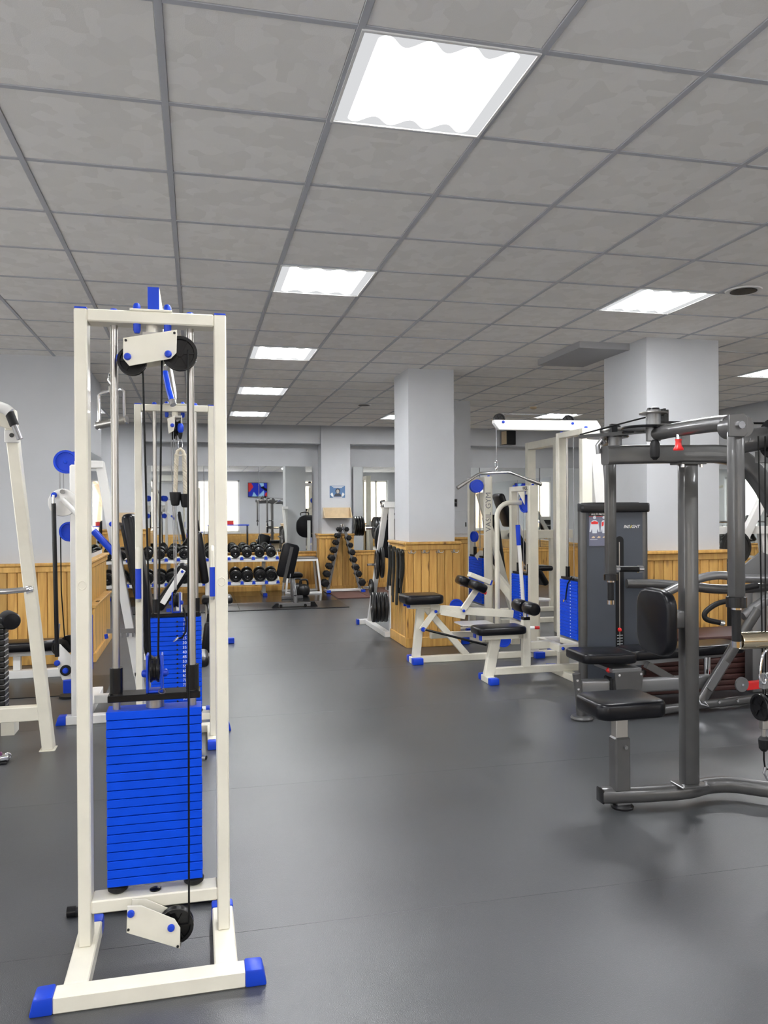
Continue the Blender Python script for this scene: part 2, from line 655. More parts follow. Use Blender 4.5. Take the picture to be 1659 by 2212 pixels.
struct('wall_left_pier', WALLP, box(XL, -1.07, 8.05, 9.78, 0, CEIL + 0.05), label='grey painted wall pier standing out on the left')
# wall behind the camera with four windows
geos = []
xs = XL
for (x0, x1, z0, z1) in WINS:
    geos.append(box(xs, x0, YB - 0.25, YB, 0, CEIL + 0.1))
    geos.append(box(x0, x1, YB - 0.25, YB, 0, z0))
    geos.append(box(x0, x1, YB - 0.25, YB, z1, CEIL + 0.1))
    xs = x1
geos.append(box(xs, XR, YB - 0.25, YB, 0, CEIL + 0.1))
struct('wall_back', WALLP, *geos)
for i, (x0, x1, z0, z1) in enumerate(WINS):
    w = struct('window_%d' % (i + 1), FRAMEW,
               box(x0, x0 + 0.06, YB - 0.16, YB - 0.08, z0, z1), box(x1 - 0.06, x1, YB - 0.16, YB - 0.08, z0, z1),
               box(x0, x1, YB - 0.16, YB - 0.08, z0, z0 + 0.06), box(x0, x1, YB - 0.16, YB - 0.08, z1 - 0.06, z1),
               label='white framed window in the wall behind the camera')
    xm = x0 + (x1 - x0) * 0.62
    part(w, 'mullion', FRAMEW, box(xm - 0.04, xm + 0.04, YB - 0.16, YB - 0.08, z0, z1))
    part(w, 'window_sill', FRAMEW, box(x0 - 0.04, x1 + 0.04, YB - 0.14, YB + 0.10, z0 - 0.04, z0))
    part(w, 'pane', PANE, box(x0 + 0.06, xm - 0.04, YB - 0.124, YB - 0.120, z0 + 0.06, z1 - 0.06))
    part(w, 'pane', PANE, box(xm + 0.04, x1 - 0.06, YB - 0.124, YB - 0.120, z0 + 0.06, z1 - 0.06))

struct('trim_1', WALLP, box(XL, XR, 13.92, YF, 2.61, CEIL + 0.05), label='grey painted beam under the ceiling along the far wall')
struct('wall_far_pillar', WALLP, box(2.15, 2.67, 13.86, YF, 0, CEIL + 0.02), label='pale grey pillar with a poster on the far wall')
struct('wall_far_pillar_left', WALLP, box(-1.75, -0.83, 13.90, YF, 0, CEIL + 0.02), label='grey pillar at the left end of the far wall')
struct('column_front', WALLP, box(2.165, 2.665, 8.02, 8.62, 0, CEIL + 0.03), label='square grey column with a wooden skirt full of coat hooks')
struct('column_right', WALLP, box(3.79, 4.50, 6.15, 6.88, 0, CEIL + 0.03), label='wide grey column behind the grey machines on the right')
struct('column_rear', WALLP, box(3.25, 3.66, 10.3, 10.85, 0, CEIL + 0.03), label='dark grey column in shade behind the front column')
struct('trim_2', SOFF, box(3.30, 3.79, 6.42, 7.30, CEIL - 0.055, CEIL + 0.02), label='flat grey slab on the ceiling beside the wide column')

def wainscot(n, face, a0, a1, plane, sgn, z1, pw=0.092, label=None):
    """board panelling on a wall plane; sgn is the side it stands proud to"""
    def bx(b0, b1, d0, d1, z0_, z1_):
        lo, hi = plane + sgn * d0, plane + sgn * d1
        return box(b0, b1, lo, hi, z0_, z1_) if face == 'y' else box(lo, hi, b0, b1, z0_, z1_)
    root = struct('trim_%d' % n, WOOD, bx(a0, a1, 0.0, 0.024, 0.0, z1 - 0.005), label=label)
    cnt = max(1, round((a1 - a0) / pw))
    w = (a1 - a0) / cnt
    h0, h1 = 0.10, z1 - 0.07
    if face == 'y':
        me = mesh('plank', [box(-w / 2 + 0.003, w / 2 - 0.003, -0.008, 0.008, h0, h1)], WOOD, bevel=0.004)
        locs = [(a0 + w * (i + 0.5), plane + sgn * 0.032, 0) for i in range(cnt)]
    else:
        me = mesh('plank', [box(-0.008, 0.008, -w / 2 + 0.003, w / 2 - 0.003, h0, h1)], WOOD, bevel=0.004)
        locs = [(plane + sgn * 0.032, a0 + w * (i + 0.5), 0) for i in range(cnt)]
    copies(root, 'plank', me, locs)
    part(root, 'baseboard', WOOD, bx(a0, a1, 0.024, 0.052, 0.0, 0.105), bevel=0.006)
    part(root, 'top_rail', WOOD, bx(a0, a1, 0.024, 0.055, z1 - 0.085, z1 - 0.028), bevel=0.005)
    part(root, 'ledge', WOOD, bx(a0 - 0.004, a1 + 0.004, -0.002, 0.075, z1 - 0.028, z1), bevel=0.006)
    return root

wainscot(3, 'y', 2.115, 2.715, 8.02, -1, 1.10, 0.086, 'pine board skirt on the face of the front column')
wainscot(4, 'x', 7.97, 8.67, 2.165, -1, 1.10, 0.09, 'pine board skirt on the left side of the front column')
wainscot(5, 'y', 3.74, 4.55, 6.15, -1, 1.07, 0.09, 'pine board skirt on the face of the wide right column')
wainscot(6, 'x', 6.10, 6.93, 3.79, -1, 1.07, 0.09, 'pine board skirt on the left side of the wide right column')
wainscot(7, 'x', 6.10, 6.93, 4.50, 1, 1.07, 0.09, 'pine board skirt on the right side of the wide right column')
wainscot(8, 'y', -3.2, -1.02, 8.05, -1, 0.955, 0.088, 'pine board panelling low on the left wall pier')
wainscot(9, 'x', 8.0, 9.83, -1.07, 1, 0.955, 0.09, 'pine board panelling on the side of the left wall pier')
wainscot(10, 'y', -0.80, 2.10, YF, -1, 0.70, 0.11, 'pine board panelling under the far left mirrors')
wainscot(11, 'y', 2.72, 7.7, YF, -1, 0.70, 0.11, 'pine board panelling under the far right mirrors')
wainscot(12, 'y', 2.10, 2.72, 13.86, -1, 1.02, 0.10, 'pine board skirt on the face of the far pillar')
wainscot(13, 'x', 13.81, 14.2, 2.15, -1, 1.02, 0.10, 'pine board skirt on the left side of the far pillar')
wainscot(14, 'y', -1.75, -0.78, 13.90, -1, 1.14, 0.10, 'pine board skirt on the leftmost far pillar')
wainscot(15, 'y', 3.20, 3.71, 10.3, -1, 1.06, 0.09, 'pine board skirt on the shaded rear column')
wainscot(16, 'x', 3.0, 14.1, XR, -1, 0.72, 0.14, 'pine board panelling along the right wall')
wainscot(17, 'y', -4.4, 7.7, YB, 1, 0.55, 0.30, 'pine board panelling under the windows behind the camera')

# electrical panel door on the rear column
pn = thing('panel_door', 'grey electrical panel door on the shaded rear column', 'panel door', (3.50, 10.295, 1.22))
part(pn, 'door_leaf', WALLP, box(3.39, 3.60, 10.285, 10.298, 1.10, 1.42), bevel=0.003)
part(pn, 'latch', BLACKP, box(3.57, 3.585, 10.277, 10.286, 1.20, 1.26))
sw = thing('wall_switch', 'small dark switch above the panel door on the rear column', 'switch', (3.44, 10.29, 1.50))
part(sw, 'switch_plate', GREYL, box(3.41, 3.46, 10.288, 10.299, 1.47, 1.58), bevel=0.003)
part(sw, 'rocker', BLACKP, box(3.42, 3.45, 10.28, 10.289, 1.48, 1.52), box(3.42, 3.45, 10.28, 10.289, 1.53, 1.57))

# mirrors
def mirror_panel(label, face, a0, a1, plane, sgn, z0, z1, group):
    t = thing('wall_mirror', label, 'mirror', ((a0 + a1) / 2, plane, z0) if face == 'y' else (plane, (a0 + a1) / 2, z0), group)
    if face == 'y':
        part(t, 'glass', MIRROR, box(a0, a1, plane, plane + sgn * 0.006, z0, z1))
        part(t, 'edge_strip', GREYL, box(a0, a0 + 0.006, plane, plane + sgn * 0.009, z0, z1))
    else:
        part(t, 'glass', MIRROR, box(plane, plane + sgn * 0.006, a0, a1, z0, z1))
        part(t, 'edge_strip', GREYL, box(plane, plane + sgn * 0.009, a0, a0 + 0.006, z0, z1))
GM = 'wall mirrors of the gym'
for nm, a0, a1 in (('leftmost', -0.82, 0.13), ('middle', 0.135, 1.08), ('rightmost', 1.085, 2.03)):
    mirror_panel('%s mirror panel on the far wall above the dumbbell racks' % nm, 'y', a0, a1, YF - 0.055, -1, 0.705, 2.22, GM)
for i, nm in enumerate(('mirror panel on the far wall just right of the poster pillar', 'second mirror panel right of the poster pillar', 'third mirror panel right of the poster pillar', 'fourth mirror panel right of the poster pillar')):
    mirror_panel(nm, 'y', 2.78 + i * 1.22, 2.78 + i * 1.22 + 1.21, YF - 0.055, -1, 0.705, 2.22, GM)
mirror_panel('narrow mirror on the side of the left wall pier', 'x', 8.15, 9.76, -1.07, 1, 1.0, 2.06, GM)
for i, nm in enumerate(('nearest', 'middle', 'farthest')):
    mirror_panel('%s mirror panel on the right side wall' % nm, 'x', 6.2 + i * 1.9, 6.2 + i * 1.9 + 1.89, XR, -1, 0.75, 2.15, GM)

# ------------------------------------------------------------------ ceiling: grid, tiles, lights
GX, GY, T = -0.0988, 2.380, 0.6
cl = struct('ceiling', SOFF, box(XL, XR, YB, YF, CEIL + 0.06, CEIL + 0.12), label='suspended ceiling of grey mineral tiles in a metal grid')
FIX = {(1, 0), (1, 4), (1, 8), (1, 12), (1, 16), (5, 4), (5, 16), (10, 8), (9, 15), (-3, 16), (-4, 4),
       (1, -4), (5, -4), (-4, -4), (9, -4), (10, 0)}  # unseen fixtures behind and beside the camera are added to light the room
BLOCK = [(2.165, 2.665, 8.02, 8.62), (3.79, 4.50, 6.15, 6.88), (3.25, 3.66, 10.3, 10.85), (XL, -1.07, 8.05, 9.78)]
cmin, cmax = -7, 12
rmin, rmax = -8, 19
tile_me = mesh('ceiling_tile', [box(-0.288, 0.288, -0.288, 0.288, 0.004, 0.02)], TILE, bevel=0.003)
cells = []
for c in range(cmin, cmax + 1):
    for r in range(rmin, rmax + 1):
        if (c, r) in FIX:
            continue
        cx, cy = GX + (c + 0.5) * T, GY + (r + 0.5) * T
        if not (XL - 0.1 < cx - 0.3 and cx + 0.3 < XR + 0.1 and YB - 0.2 < cy - 0.3 and cy + 0.3 < 14.0):
            continue
        if any(cx - 0.29 > b[0] and cx + 0.29 < b[1] and cy - 0.29 > b[2] and cy + 0.29 < b[3] for b in BLOCK):
            continue
        ang = math.degrees(math.atan2(cx, cy))
        near = cy > 1.3 and -16 < ang < 42
        cells.append((0 if near else 1, math.hypot(cx, cy), cx, cy))
cells.sort()
keep = [c for c in cells if c[0] == 0][:280]
rest = [c for c in cells if c not in keep]
copies(cl, 'ceiling_tile', tile_me, [(c[2], c[3], CEIL) for c in keep])
g = part(cl, 'far_ceiling_tiles', TILE, *[box(c[2] - 0.288, c[2] + 0.288, c[3] - 0.288, c[3] + 0.288, CEIL + 0.004, CEIL + 0.02) for c in rest])
g['kind'] = 'stuff'
for c in range(cmin, cmax + 2):
    x = GX + c * T
    if XL < x < XR:
        part(cl, 'grid_bar', GRID, box(x - 0.012, x + 0.012, YB, 13.92, CEIL, CEIL + 0.03), bevel=0.001)
for r in range(rmin, rmax + 2):
    yy = GY + r * T
    if YB < yy < 13.95:
        part(cl, 'grid_bar', GRID, box(XL, XR, yy - 0.012, yy + 0.012, CEIL + 0.001, CEIL + 0.03), bevel=0.001)

LBL = {(1, 0): 'large lit ceiling light nearest the camera, four tubes behind a cover', (1, 4): 'second ceiling light of the central row',
       (1, 8): 'third ceiling light of the central row', (1, 12): 'fourth ceiling light of the central row',
       (1, 16): 'farthest ceiling light of the central row', (5, 4): 'lit ceiling light beside the round ceiling vent on the right',
       (5, 16): 'small far ceiling light just left of the front column', (10, 8): 'lit ceiling light cut by the right edge of the photo',
       (9, 15): 'far ceiling light above the white pulldown arm', (-3, 16): 'far ceiling light glimpsed through the chrome handle on the left'}
fx0 = thing('ceiling_light', 'lamp', 'ceiling light', (0, 0, 0), 'square fluorescent ceiling lights')
part(fx0, 'frame', FRAMEW, box(-0.297, 0.297, -0.297, -0.287, -0.004, 0.05), box(-0.297, 0.297, 0.287, 0.297, -0.004, 0.05),
     box(-0.297, -0.287, -0.287, 0.287, -0.004, 0.05), box(0.287, 0.297, -0.287, 0.287, -0.004, 0.05))
part(fx0, 'prismatic_cover', DIFF, box(-0.287, 0.287, -0.287, 0.287, 0.002, 0.006))
part(fx0, 'housing', FRAMEW, box(-0.297, 0.297, -0.297, 0.297, 0.05, 0.055))
first = True
for k in sorted(FIX):
    loc = (GX + (k[0] + 0.5) * T, GY + (k[1] + 0.5) * T, CEIL)
    lab = LBL.get(k, 'ceiling light added out of view behind or beside the camera')
    if first:
        fx0.location = loc
        fx0['label'] = lab
        first = False
    else:
        dup(fx0, loc, 0, lab)
vt = thing('ceiling_vent', 'round black ceiling vent with a pale rim on the right', 'vent', (3.62, 4.68, CEIL))
part(vt, 'rim', FRAMEW, lathe([(0.085, -0.006), (0.115, -0.008), (0.118, 0.0), (0.085, 0.0)], (3.62, 4.68, CEIL), (0, 0, 1), 28))
part(vt, 'opening', BLACKR, lathe([(0.086, -0.0105), (0.086, -0.007)], (3.62, 4.68, CEIL), (0, 0, 1), 28))
vt2 = thing('ceiling_vent', 'small far ceiling vent right of the far lights', 'vent', (2.30, 10.9, CEIL))
part(vt2, 'rim', FRAMEW, lathe([(0.08, -0.006), (0.10, -0.008), (0.105, 0.0), (0.08, 0.0)], (2.30, 10.9, CEIL), (0, 0, 1), 20))
part(vt2, 'opening', BLACKR, lathe([(0.081, -0.0105), (0.081, -0.007)], (2.30, 10.9, CEIL), (0, 0, 1), 20))
sd = thing('smoke_detector', 'small yellowed smoke detector on the ceiling left of the wide column', 'smoke detector', (4.72, 10.6, CEIL))
part(sd, 'base', ACW, lathe([(0.06, -0.012), (0.06, 0.0)], (4.72, 10.6, CEIL), (0, 0, 1), 18))
part(sd, 'sensor_head', BOARD, lathe([(0.02, -0.045), (0.045, -0.035), (0.05, -0.012)], (4.72, 10.6, CEIL), (0, 0, 1), 18))

# outside the windows, seen only in the mirrors
struct('ground_outside', SNOW, box(-40, 40, -60, YB - 0.3, -0.5, -0.45), box(-40, XL - 0.3, YB - 0.3, 40, -0.5, -0.45), label='snowy ground outside the windows')
def tree(x, y, h, seed, label):
    rr = random.Random(seed)
    gs = []
    def grow(p, d, l, r, lev):
        q = p + d * l
        gs.append(tube([p, (p + q) / 2 + V((rr.uniform(-.05, .05), 0, 0)) * l, q], r, 5, r * 0.6))
        if lev == 0:
            return
        for k in range(4 if lev > 1 else 3):
            a = V((rr.uniform(-1, 1), rr.uniform(-1, 1), rr.uniform(0.1, 0.9)))
            grow(p + d * l * rr.uniform(0.55, 1.0), (d * 0.75 + a * 0.8).normalized(), l * rr.uniform(0.5, 0.72), r * 0.55, lev - 1)
    grow(V((x, y, -0.5)), V((0, 0, 1)), h * 0.4, h * 0.02, 4)
    solo('bare_tree', label, 'tree', BARK, *gs, loc=(x, y, -0.5), group='bare winter trees outside the windows')
for i, (x, yy, h) in enumerate(((-6, -15, 8), (-1.5, -18, 9), (2.5, -14, 8), (7, -17, 9), (12, -15, 8.5), (16, -19, 9))):
    tree(x, yy, h, i, 'bare winter tree outside the windows, seen only in mirrors')
struct('building_outside', FACADE, box(-20, 30, -46, -42, -0.5, 7), label='pale block across the snow outside the windows')

# ------------------------------------------------------------------ cable crossover in the foreground (two towers and a bridge)
def bolt(parent, p, axis, r=0.012, h=0.012, mat=BLUEP, name='bolt_cap'):
    p = V(p)
    return part(parent, name, mat, lathe([(r, 0), (r, h * 0.55), (r * 0.75, h * 0.9), (r * 0.3, h)], p, axis, 12))

def pulley(parent, c, axis, r, w, mat=BLACKP, name='pulley'):
    c = V(c)
    a = V(axis).normalized()
    o = part(parent, name, mat, lathe([(r * 0.2, w * 0.3), (r * 0.78, w * 0.3), (r * 0.82, 0), (r, 0), (r, w * 0.18), (r * 0.86, w * 0.42), (r * 0.86, w * 0.58), (r, w * 0.82), (r, w), (r * 0.82, w), (r * 0.78, w * 0.7), (r * 0.2, w * 0.7)], c - a * w / 2, axis, 28))
    if r > 0.04 and mat is BLACKP:
        s_, u_ = frame_axes(a, (0, 0, 1))
        gs = [cyl(c - a * w * 0.5, c + a * w * 0.5, r * 0.22, 12)]
        for k in range(6):
            d_ = s_ * math.cos(k * math.pi / 3) + u_ * math.sin(k * math.pi / 3)
            gs.append(beam(c + d_ * r * 0.2, c + d_ * r * 0.8, r * 0.09, w * 0.8, up=a))
        part(o, 'spokes', mat, *gs)
    return o

XO = thing('cable_crossover', 'white cable crossover of two tall towers with blue weight stacks in the left foreground', 'cable machine', (-0.13, 3.9, 0))
ZT = 2.087
def tower(cx, cy, s, hub):
    W = lambda u, v: (cx + s * u, cy + s * v)
    def bx(u0, u1, v0, v1, z0, z1):
        (xa, ya), (xb, yb) = W(u0, v0), W(u1, v1)
        return box(xa, xb, ya, yb, z0, z1)
    for sd in (-1, 1):
        part(XO, 'upright', WHITE, bx(sd * 0.2175 - 0.02, sd * 0.2175 + 0.02, 0, 0.08, 0.05, ZT), bevel=0.004)
        part(XO, 'tube_cap', BLUEP, bx(sd * 0.2175 - 0.0185, sd * 0.2175 + 0.0185, 0.002, 0.078, ZT, ZT + 0.005))
        part(XO, 'base_rail', WHITE, bx(sd * 0.2175 - 0.035, sd * 0.2175 + 0.035, -0.19, 0.165, 0.0, 0.05), bevel=0.004)
        part(XO, 'end_cap', BLUEP, bx(sd * 0.2175 - 0.037, sd * 0.2175 + 0.037, 0.160, 0.212, -0.0, 0.054), bevel=0.007, seg=2)
        part(XO, 'end_cap', BLUEP, prism([(cx + s * sd * 0.272, 0.0), (cx + s * sd * 0.272, 0.054), (cx + s * sd * 0.325, 0.052), (cx + s * sd * 0.337, 0.0)], 'y', cy + s * -0.258, cy + s * -0.186), bevel=0.006, seg=2)
        # round weld mark at half height
        x, yv = W(sd * 0.2175, -0.001)
        part(XO, 'weld_mark', WHITE, tube([(x + 0.012 * math.cos(a), yv, 1.205 + 0.014 * math.sin(a)) for a in [i * math.pi / 6 for i in range(12)]], 0.0018, 6, closed=True))
        # guide rod
        x, yv = W(sd * 0.121, 0.055)
        part(XO, 'guide_rod', STEEL, cyl((x, yv, 0.19), (x, yv, 2.05), 0.0122, 20))
        bolt(XO, (x, yv, ZT), (0, 0, 1), 0.014, 0.016)
        part(XO, 'rubber_bumper', BLACKR, lathe([(0.022, 0), (0.032, 0.008), (0.034, 0.02), (0.026, 0.03)], (x, yv, 0.194), (0, 0, 1), 18))
        part(XO, 'carriage_sleeve', BLACKP, lathe([(0.0125, 0), (0.021, 0), (0.021, 0.083), (0.0125, 0.083)], (x, yv, 0.816 + hub), (0, 0, 1), 20))
    part(XO, 'base_bar', WHITE, bx(-0.274, 0.274, -0.255, -0.19, 0.0, 0.05), bevel=0.004)
    part(XO, 'cross_beam', WHITE, bx(-0.1975, 0.1975, 0.0, 0.08, 0.152, 0.194), bevel=0.004)
    part(XO, 'top_beam', WHITE, bx(-0.1975, 0.1975, 0.0, 0.08, 2.047, ZT), bevel=0.004)
    part(XO, 'top_plate', WHITE, bx(-0.068, 0.065, 0.0, 0.085, ZT, ZT + 0.007), bevel=0.001)
    for u in (-0.046, 0.05):
        for v in (0.015,):
            x, yv = W(u, v)
            bolt(XO, (x, yv, ZT + 0.006), (0, 0, 1), 0.012, 0.022)
            part(XO, 'bolt_cap', BLUEP, lathe([(0.012, 0.0), (0.012, -0.02), (0.008, -0.03)], (x, yv, 2.047), (0, 0, 1), 12))
    x, yv = W(0.0, 0.04)
    part(XO, 'swivel_collar', WHITE, cyl((x, yv, 2.018), (x, yv, 2.047), 0.019, 20))
    # stack of 20 plates
    n, zb, hp = 20, 0.224, 0.0284
    me = mesh('weight_plate', [box(-0.15, 0.15, -0.045, 0.045, 0.0014, hp - 0.0014)], BLUE, bevel=0.0012)
    x, yv = W(0, 0.06)
    copies(XO, 'weight_plate', me, [(x + rnd.uniform(-.0008, .0008), yv + rnd.uniform(-.0008, .0008), zb + i * hp) for i in range(n)])
    zt = zb + n * hp
    part(XO, 'stack_hub', STEEL, cyl((x, yv, zt), (x, yv, zt + 0.028), 0.029 if hub > 0.02 else 0.012, 24))
    dz = hub - 0.028
    part(XO, 'carriage_bar', BLACKP, box(x - 0.146, x + 0.146, yv - 0.04, yv + 0.04, zt + 0.028 + dz, zt + 0.05 + dz), bevel=0.002)
    part(XO, 'yoke', BLUEP, box(x - 0.027, x - 0.019, yv - 0.032, yv + 0.032, zt + 0.05 + dz, zt + 0.175 + dz), box(x + 0.019, x + 0.027, yv - 0.032, yv + 0.032, zt + 0.05 + dz, zt + 0.175 + dz), box(x - 0.02, x + 0.02, yv - 0.03, yv + 0.03, zt + 0.05 + dz, zt + 0.058 + dz), bevel=0.006, seg=2)
    pulley(XO, (x, yv, zt + 0.125 + dz), (1, 0, 0), 0.045, 0.03)
    bolt(XO, (x - 0.027, yv, zt + 0.11 + dz), (-1, 0, 0), 0.013, 0.016)
    bolt(XO, (x + 0.027, yv, zt + 0.11 + dz), (1, 0, 0), 0.013, 0.016)
    # grips on the user side of both uprights
    for sd in (-1, 1):
        gx, gy = W(sd * 0.2175, 0.080)
        ye = gy + s * 0.035
        path = [(gx, gy, 1.212), (gx, ye - s * 0.012, 1.21), (gx, ye, 1.195), (gx, ye, 0.92), (gx, ye - s * 0.012, 0.905), (gx, gy, 0.903)]
        part(XO, 'grip_bar', WHITE, tube(path, 0.0145, 12))
        part(XO, 'grip_sleeve', BLUEP, cyl((gx, ye, 0.915), (gx, ye, 1.095), 0.0175, 14))
    return W, zt

W1, zt = tower(-0.1365, 2.68, 1, 0.028)
W2, zt = tower(-0.122, 5.09, -1, 0.003)
# bridge beam between the towers
part(XO, 'bridge_beam', WHITE, box(-0.15, -0.112, 2.705, 5.06, ZT + 0.007, ZT + 0.085), bevel=0.004)
part(XO, 'tube_cap', BLUEP, box(-0.149, -0.113, 2.699, 2.705, ZT + 0.008, ZT + 0.084))
# pull-up grip under the bridge
part(XO, 'hanging_grip', BLUEP, tube([(-0.128, 3.62, 2.05), (-0.112, 3.58, 1.97), (-0.098, 3.54, 1.915)], 0.013, 12))
part(XO, 'grip_end', CHROME, cyl((-0.098, 3.54, 1.915), (-0.092, 3.53, 1.895), 0.014, 12))
part(XO, 'grip_end', CHROME, cyl((-0.132, 3.63, 2.075), (-0.128, 3.62, 2.05), 0.014, 12))
part(XO, 'grip_hanger', CHROME, cyl((-0.131, 3.63, 2.07), (-0.131, 3.63, 2.095), 0.006, 8))

# upper pulley block, near tower
pl = [(-0.222, 1.992), (-0.056, 2.025), (-0.058, 1.951), (-0.076, 1.931), (-0.204, 1.903), (-0.223, 1.926)]
pl = list(reversed(pl))
part(XO, 'pulley_plate', WHITE, prism(pl, 'y', 2.653, 2.657), bevel=0.001)
part(XO, 'pulley_plate', WHITE, prism([(x + 0.012, z) for x, z in pl], 'y', 2.725, 2.729), bevel=0.001)
part(XO, 'block_spacer', STEEL, cyl((-0.06, 2.657, 2.015), (-0.055, 2.725, 2.015), 0.004, 8), cyl((-0.214, 2.657, 1.985), (-0.205, 2.725, 1.985), 0.004, 8), box(-0.165, -0.10, 2.68, 2.71, 1.995, 2.02))
pulley(XO, (-0.198, 2.69, 1.925), (0, 1, 0), 0.046, 0.03)
pulley(XO, (-0.048, 2.69, 1.955), (0, 1, 0), 0.056, 0.03)
for x, z in ((-0.209, 1.932), (-0.084, 1.945)):
    bolt(XO, (x, 2.653, z), (0, -1, 0), 0.0115, 0.014)
bolt(XO, (-0.236, 2.70, 1.935), (-1, 0, 0), 0.014, 0.012)
for x, z in ((-0.214, 1.984), (-0.064, 2.014)):
    part(XO, 'screw', IRON, cyl((x, 2.649, z), (x, 2.654, z), 0.0042, 8))
# cables of the near tower
part(XO, 'cable', CABLE, cyl((-0.166, 2.70, 1.93), (-0.150, 2.73, zt + 0.16), 0.0032, 8))
part(XO, 'cable', CABLE, cyl((-0.105, 2.70, 1.95), (-0.125, 2.73, zt + 0.16), 0.0032, 8))
part(XO, 'cable', CABLE, cyl((-0.022, 2.648, 1.96), (-0.0305, 2.612, 0.12), 0.0032, 8))
# selector ring
part(XO, 'ring', CHROME, tube([(-0.112 + 0.011 * math.cos(a), 2.70, zt + 0.057 + 0.008 * math.sin(a)) for a in [i * math.pi / 6 for i in range(12)]], 0.0018, 6, closed=True))
# lower pulley block, near tower
pl2 = [(-0.219, 0.196), (-0.176, 0.192), (-0.075, 0.137), (-0.058, 0.107), (-0.059, 0.040), (-0.222, 0.112)]
part(XO, 'pulley_plate', WHITE, prism(list(reversed(pl2)), 'y', 2.618, 2.622), bevel=0.001)
part(XO, 'pulley_plate', WHITE, prism(list(reversed([(x + 0.010, z - 0.004) for x, z in pl2])), 'y', 2.668, 2.672), bevel=0.001)
pulley(XO, (-0.072, 2.647, 0.105), (0, 1, 0), 0.056, 0.03)
part(XO, 'swivel_collar', WHITE, cyl((-0.142, 2.70, 0.125), (-0.142, 2.70, 0.155), 0.018, 18))
part(XO, 'block_spacer', STEEL, box(-0.165, -0.11, 2.62, 2.72, 0.118, 0.13), cyl((-0.06, 2.62, 0.05), (-0.055, 2.675, 0.058), 0.004, 8))
for x, z in ((-0.208, 0.172), (-0.086, 0.112)):
    bolt(XO, (x, 2.618, z), (0, -1, 0), 0.0115, 0.012)
for x, z in ((-0.216, 0.122), (-0.066, 0.05)):
    part(XO, 'screw', IRON, cyl((x, 2.614, z), (x, 2.619, z), 0.0042, 8))
part(XO, 'rivet', BLACKP, lathe([(0.018, 0), (0.018, 0.004), (0.012, 0.006)], (-0.139, 2.715, 0.194), (0, 0, 1), 16))
# numbers and selector pin on the far tower, which faces the camera
for i in range(20):
    x, yv = W2(0, 0.06)
    z = zt - (i + 0.5) * 0.0284
    text_part(XO, 'plate_number', str(5 * (i + 1)), 0.025, facing_front(-0.073, yv - 0.0458, z), PLATEW)
    if i not in (4,):
        part(XO, 'pin_hole', BLACKR, cyl((-0.116, yv - 0.0462, z - 0.012), (-0.116, yv - 0.04, z - 0.012), 0.006, 8))
yv = 5.03 - 0.046
part(XO, 'selector_pin', CHROME, cyl((-0.116, yv, zt - 0.13), (-0.105, yv - 0.02, zt - 0.122), 0.006, 8), tube([(-0.136, yv - 0.012, zt - 0.143), (-0.125, yv - 0.022, zt - 0.130), (-0.108, yv - 0.022, zt - 0.118)], 0.006, 8))
part(XO, 'pin_cord', CABLE, tube([(-0.108, yv - 0.02, zt - 0.125), (-0.088, yv - 0.02, zt - 0.12), (-0.066, yv - 0.022, zt - 0.085), (-0.062, yv - 0.018, zt - 0.02), (-0.072, yv, zt + 0.03), (-0.08, yv + 0.02, zt + 0.055)], 0.0055, 8))
# far tower pulley block, seen edge on
pl3 = [(-0.166, 1.992), (-0.125, 2.018), (-0.125, 1.935), (-0.137, 1.915), (-0.155, 1.905)]
part(XO, 'pulley_plate', WHITE, rot(prism([(-0.158, 1.905), (-0.128, 1.925), (-0.122, 1.95), (-0.122, 2.018), (-0.166, 1.997)], 'y', 4.972, 4.976), (-0.145, 4.974, 1.96), 'Z', 0), bevel=0.001)
part(XO, 'pulley_plate', WHITE, box(-0.084, -0.080, 4.98, 5.07, 1.925, 2.02))
pulley(XO, (-0.105, 5.03, 1.945), (1, 0, 0), 0.05, 0.03)
pulley(XO, (-0.128, 5.10, 1.925), (1, 0, 0), 0.045, 0.03)
part(XO, 'block_spacer', STEEL, box(-0.13, -0.08, 5.0, 5.06, 2.008, 2.02), cyl((-0.122, 5.05, 2.0), (-0.122, 5.05, 2.02), 0.014, 12))
bolt(XO, (-0.136, 4.972, 1.957), (0, -1, 0), 0.012, 0.014)
part(XO, 'cable_stop', BLUEP, lathe([(0.010, 0), (0.018, 0.012), (0.018, 0.04), (0.012, 0.055)], (-0.088, 4.985, 1.915), (0, 0, 1), 14))
part(XO, 'cable_stop_rubber', BLACKR, lathe([(0.007, 0), (0.012, 0.015), (0.014, 0.035)], (-0.09, 4.985, 1.878), (0, 0, 1), 12))
for x, yq in ((-0.147, 5.06), (-0.132, 5.06), (-0.118, 5.06)):
    part(XO, 'cable', WIRE, cyl((x, yq, 1.93), (x * 0.4 - 0.072, 5.03, zt + 0.165), 0.0022, 6))

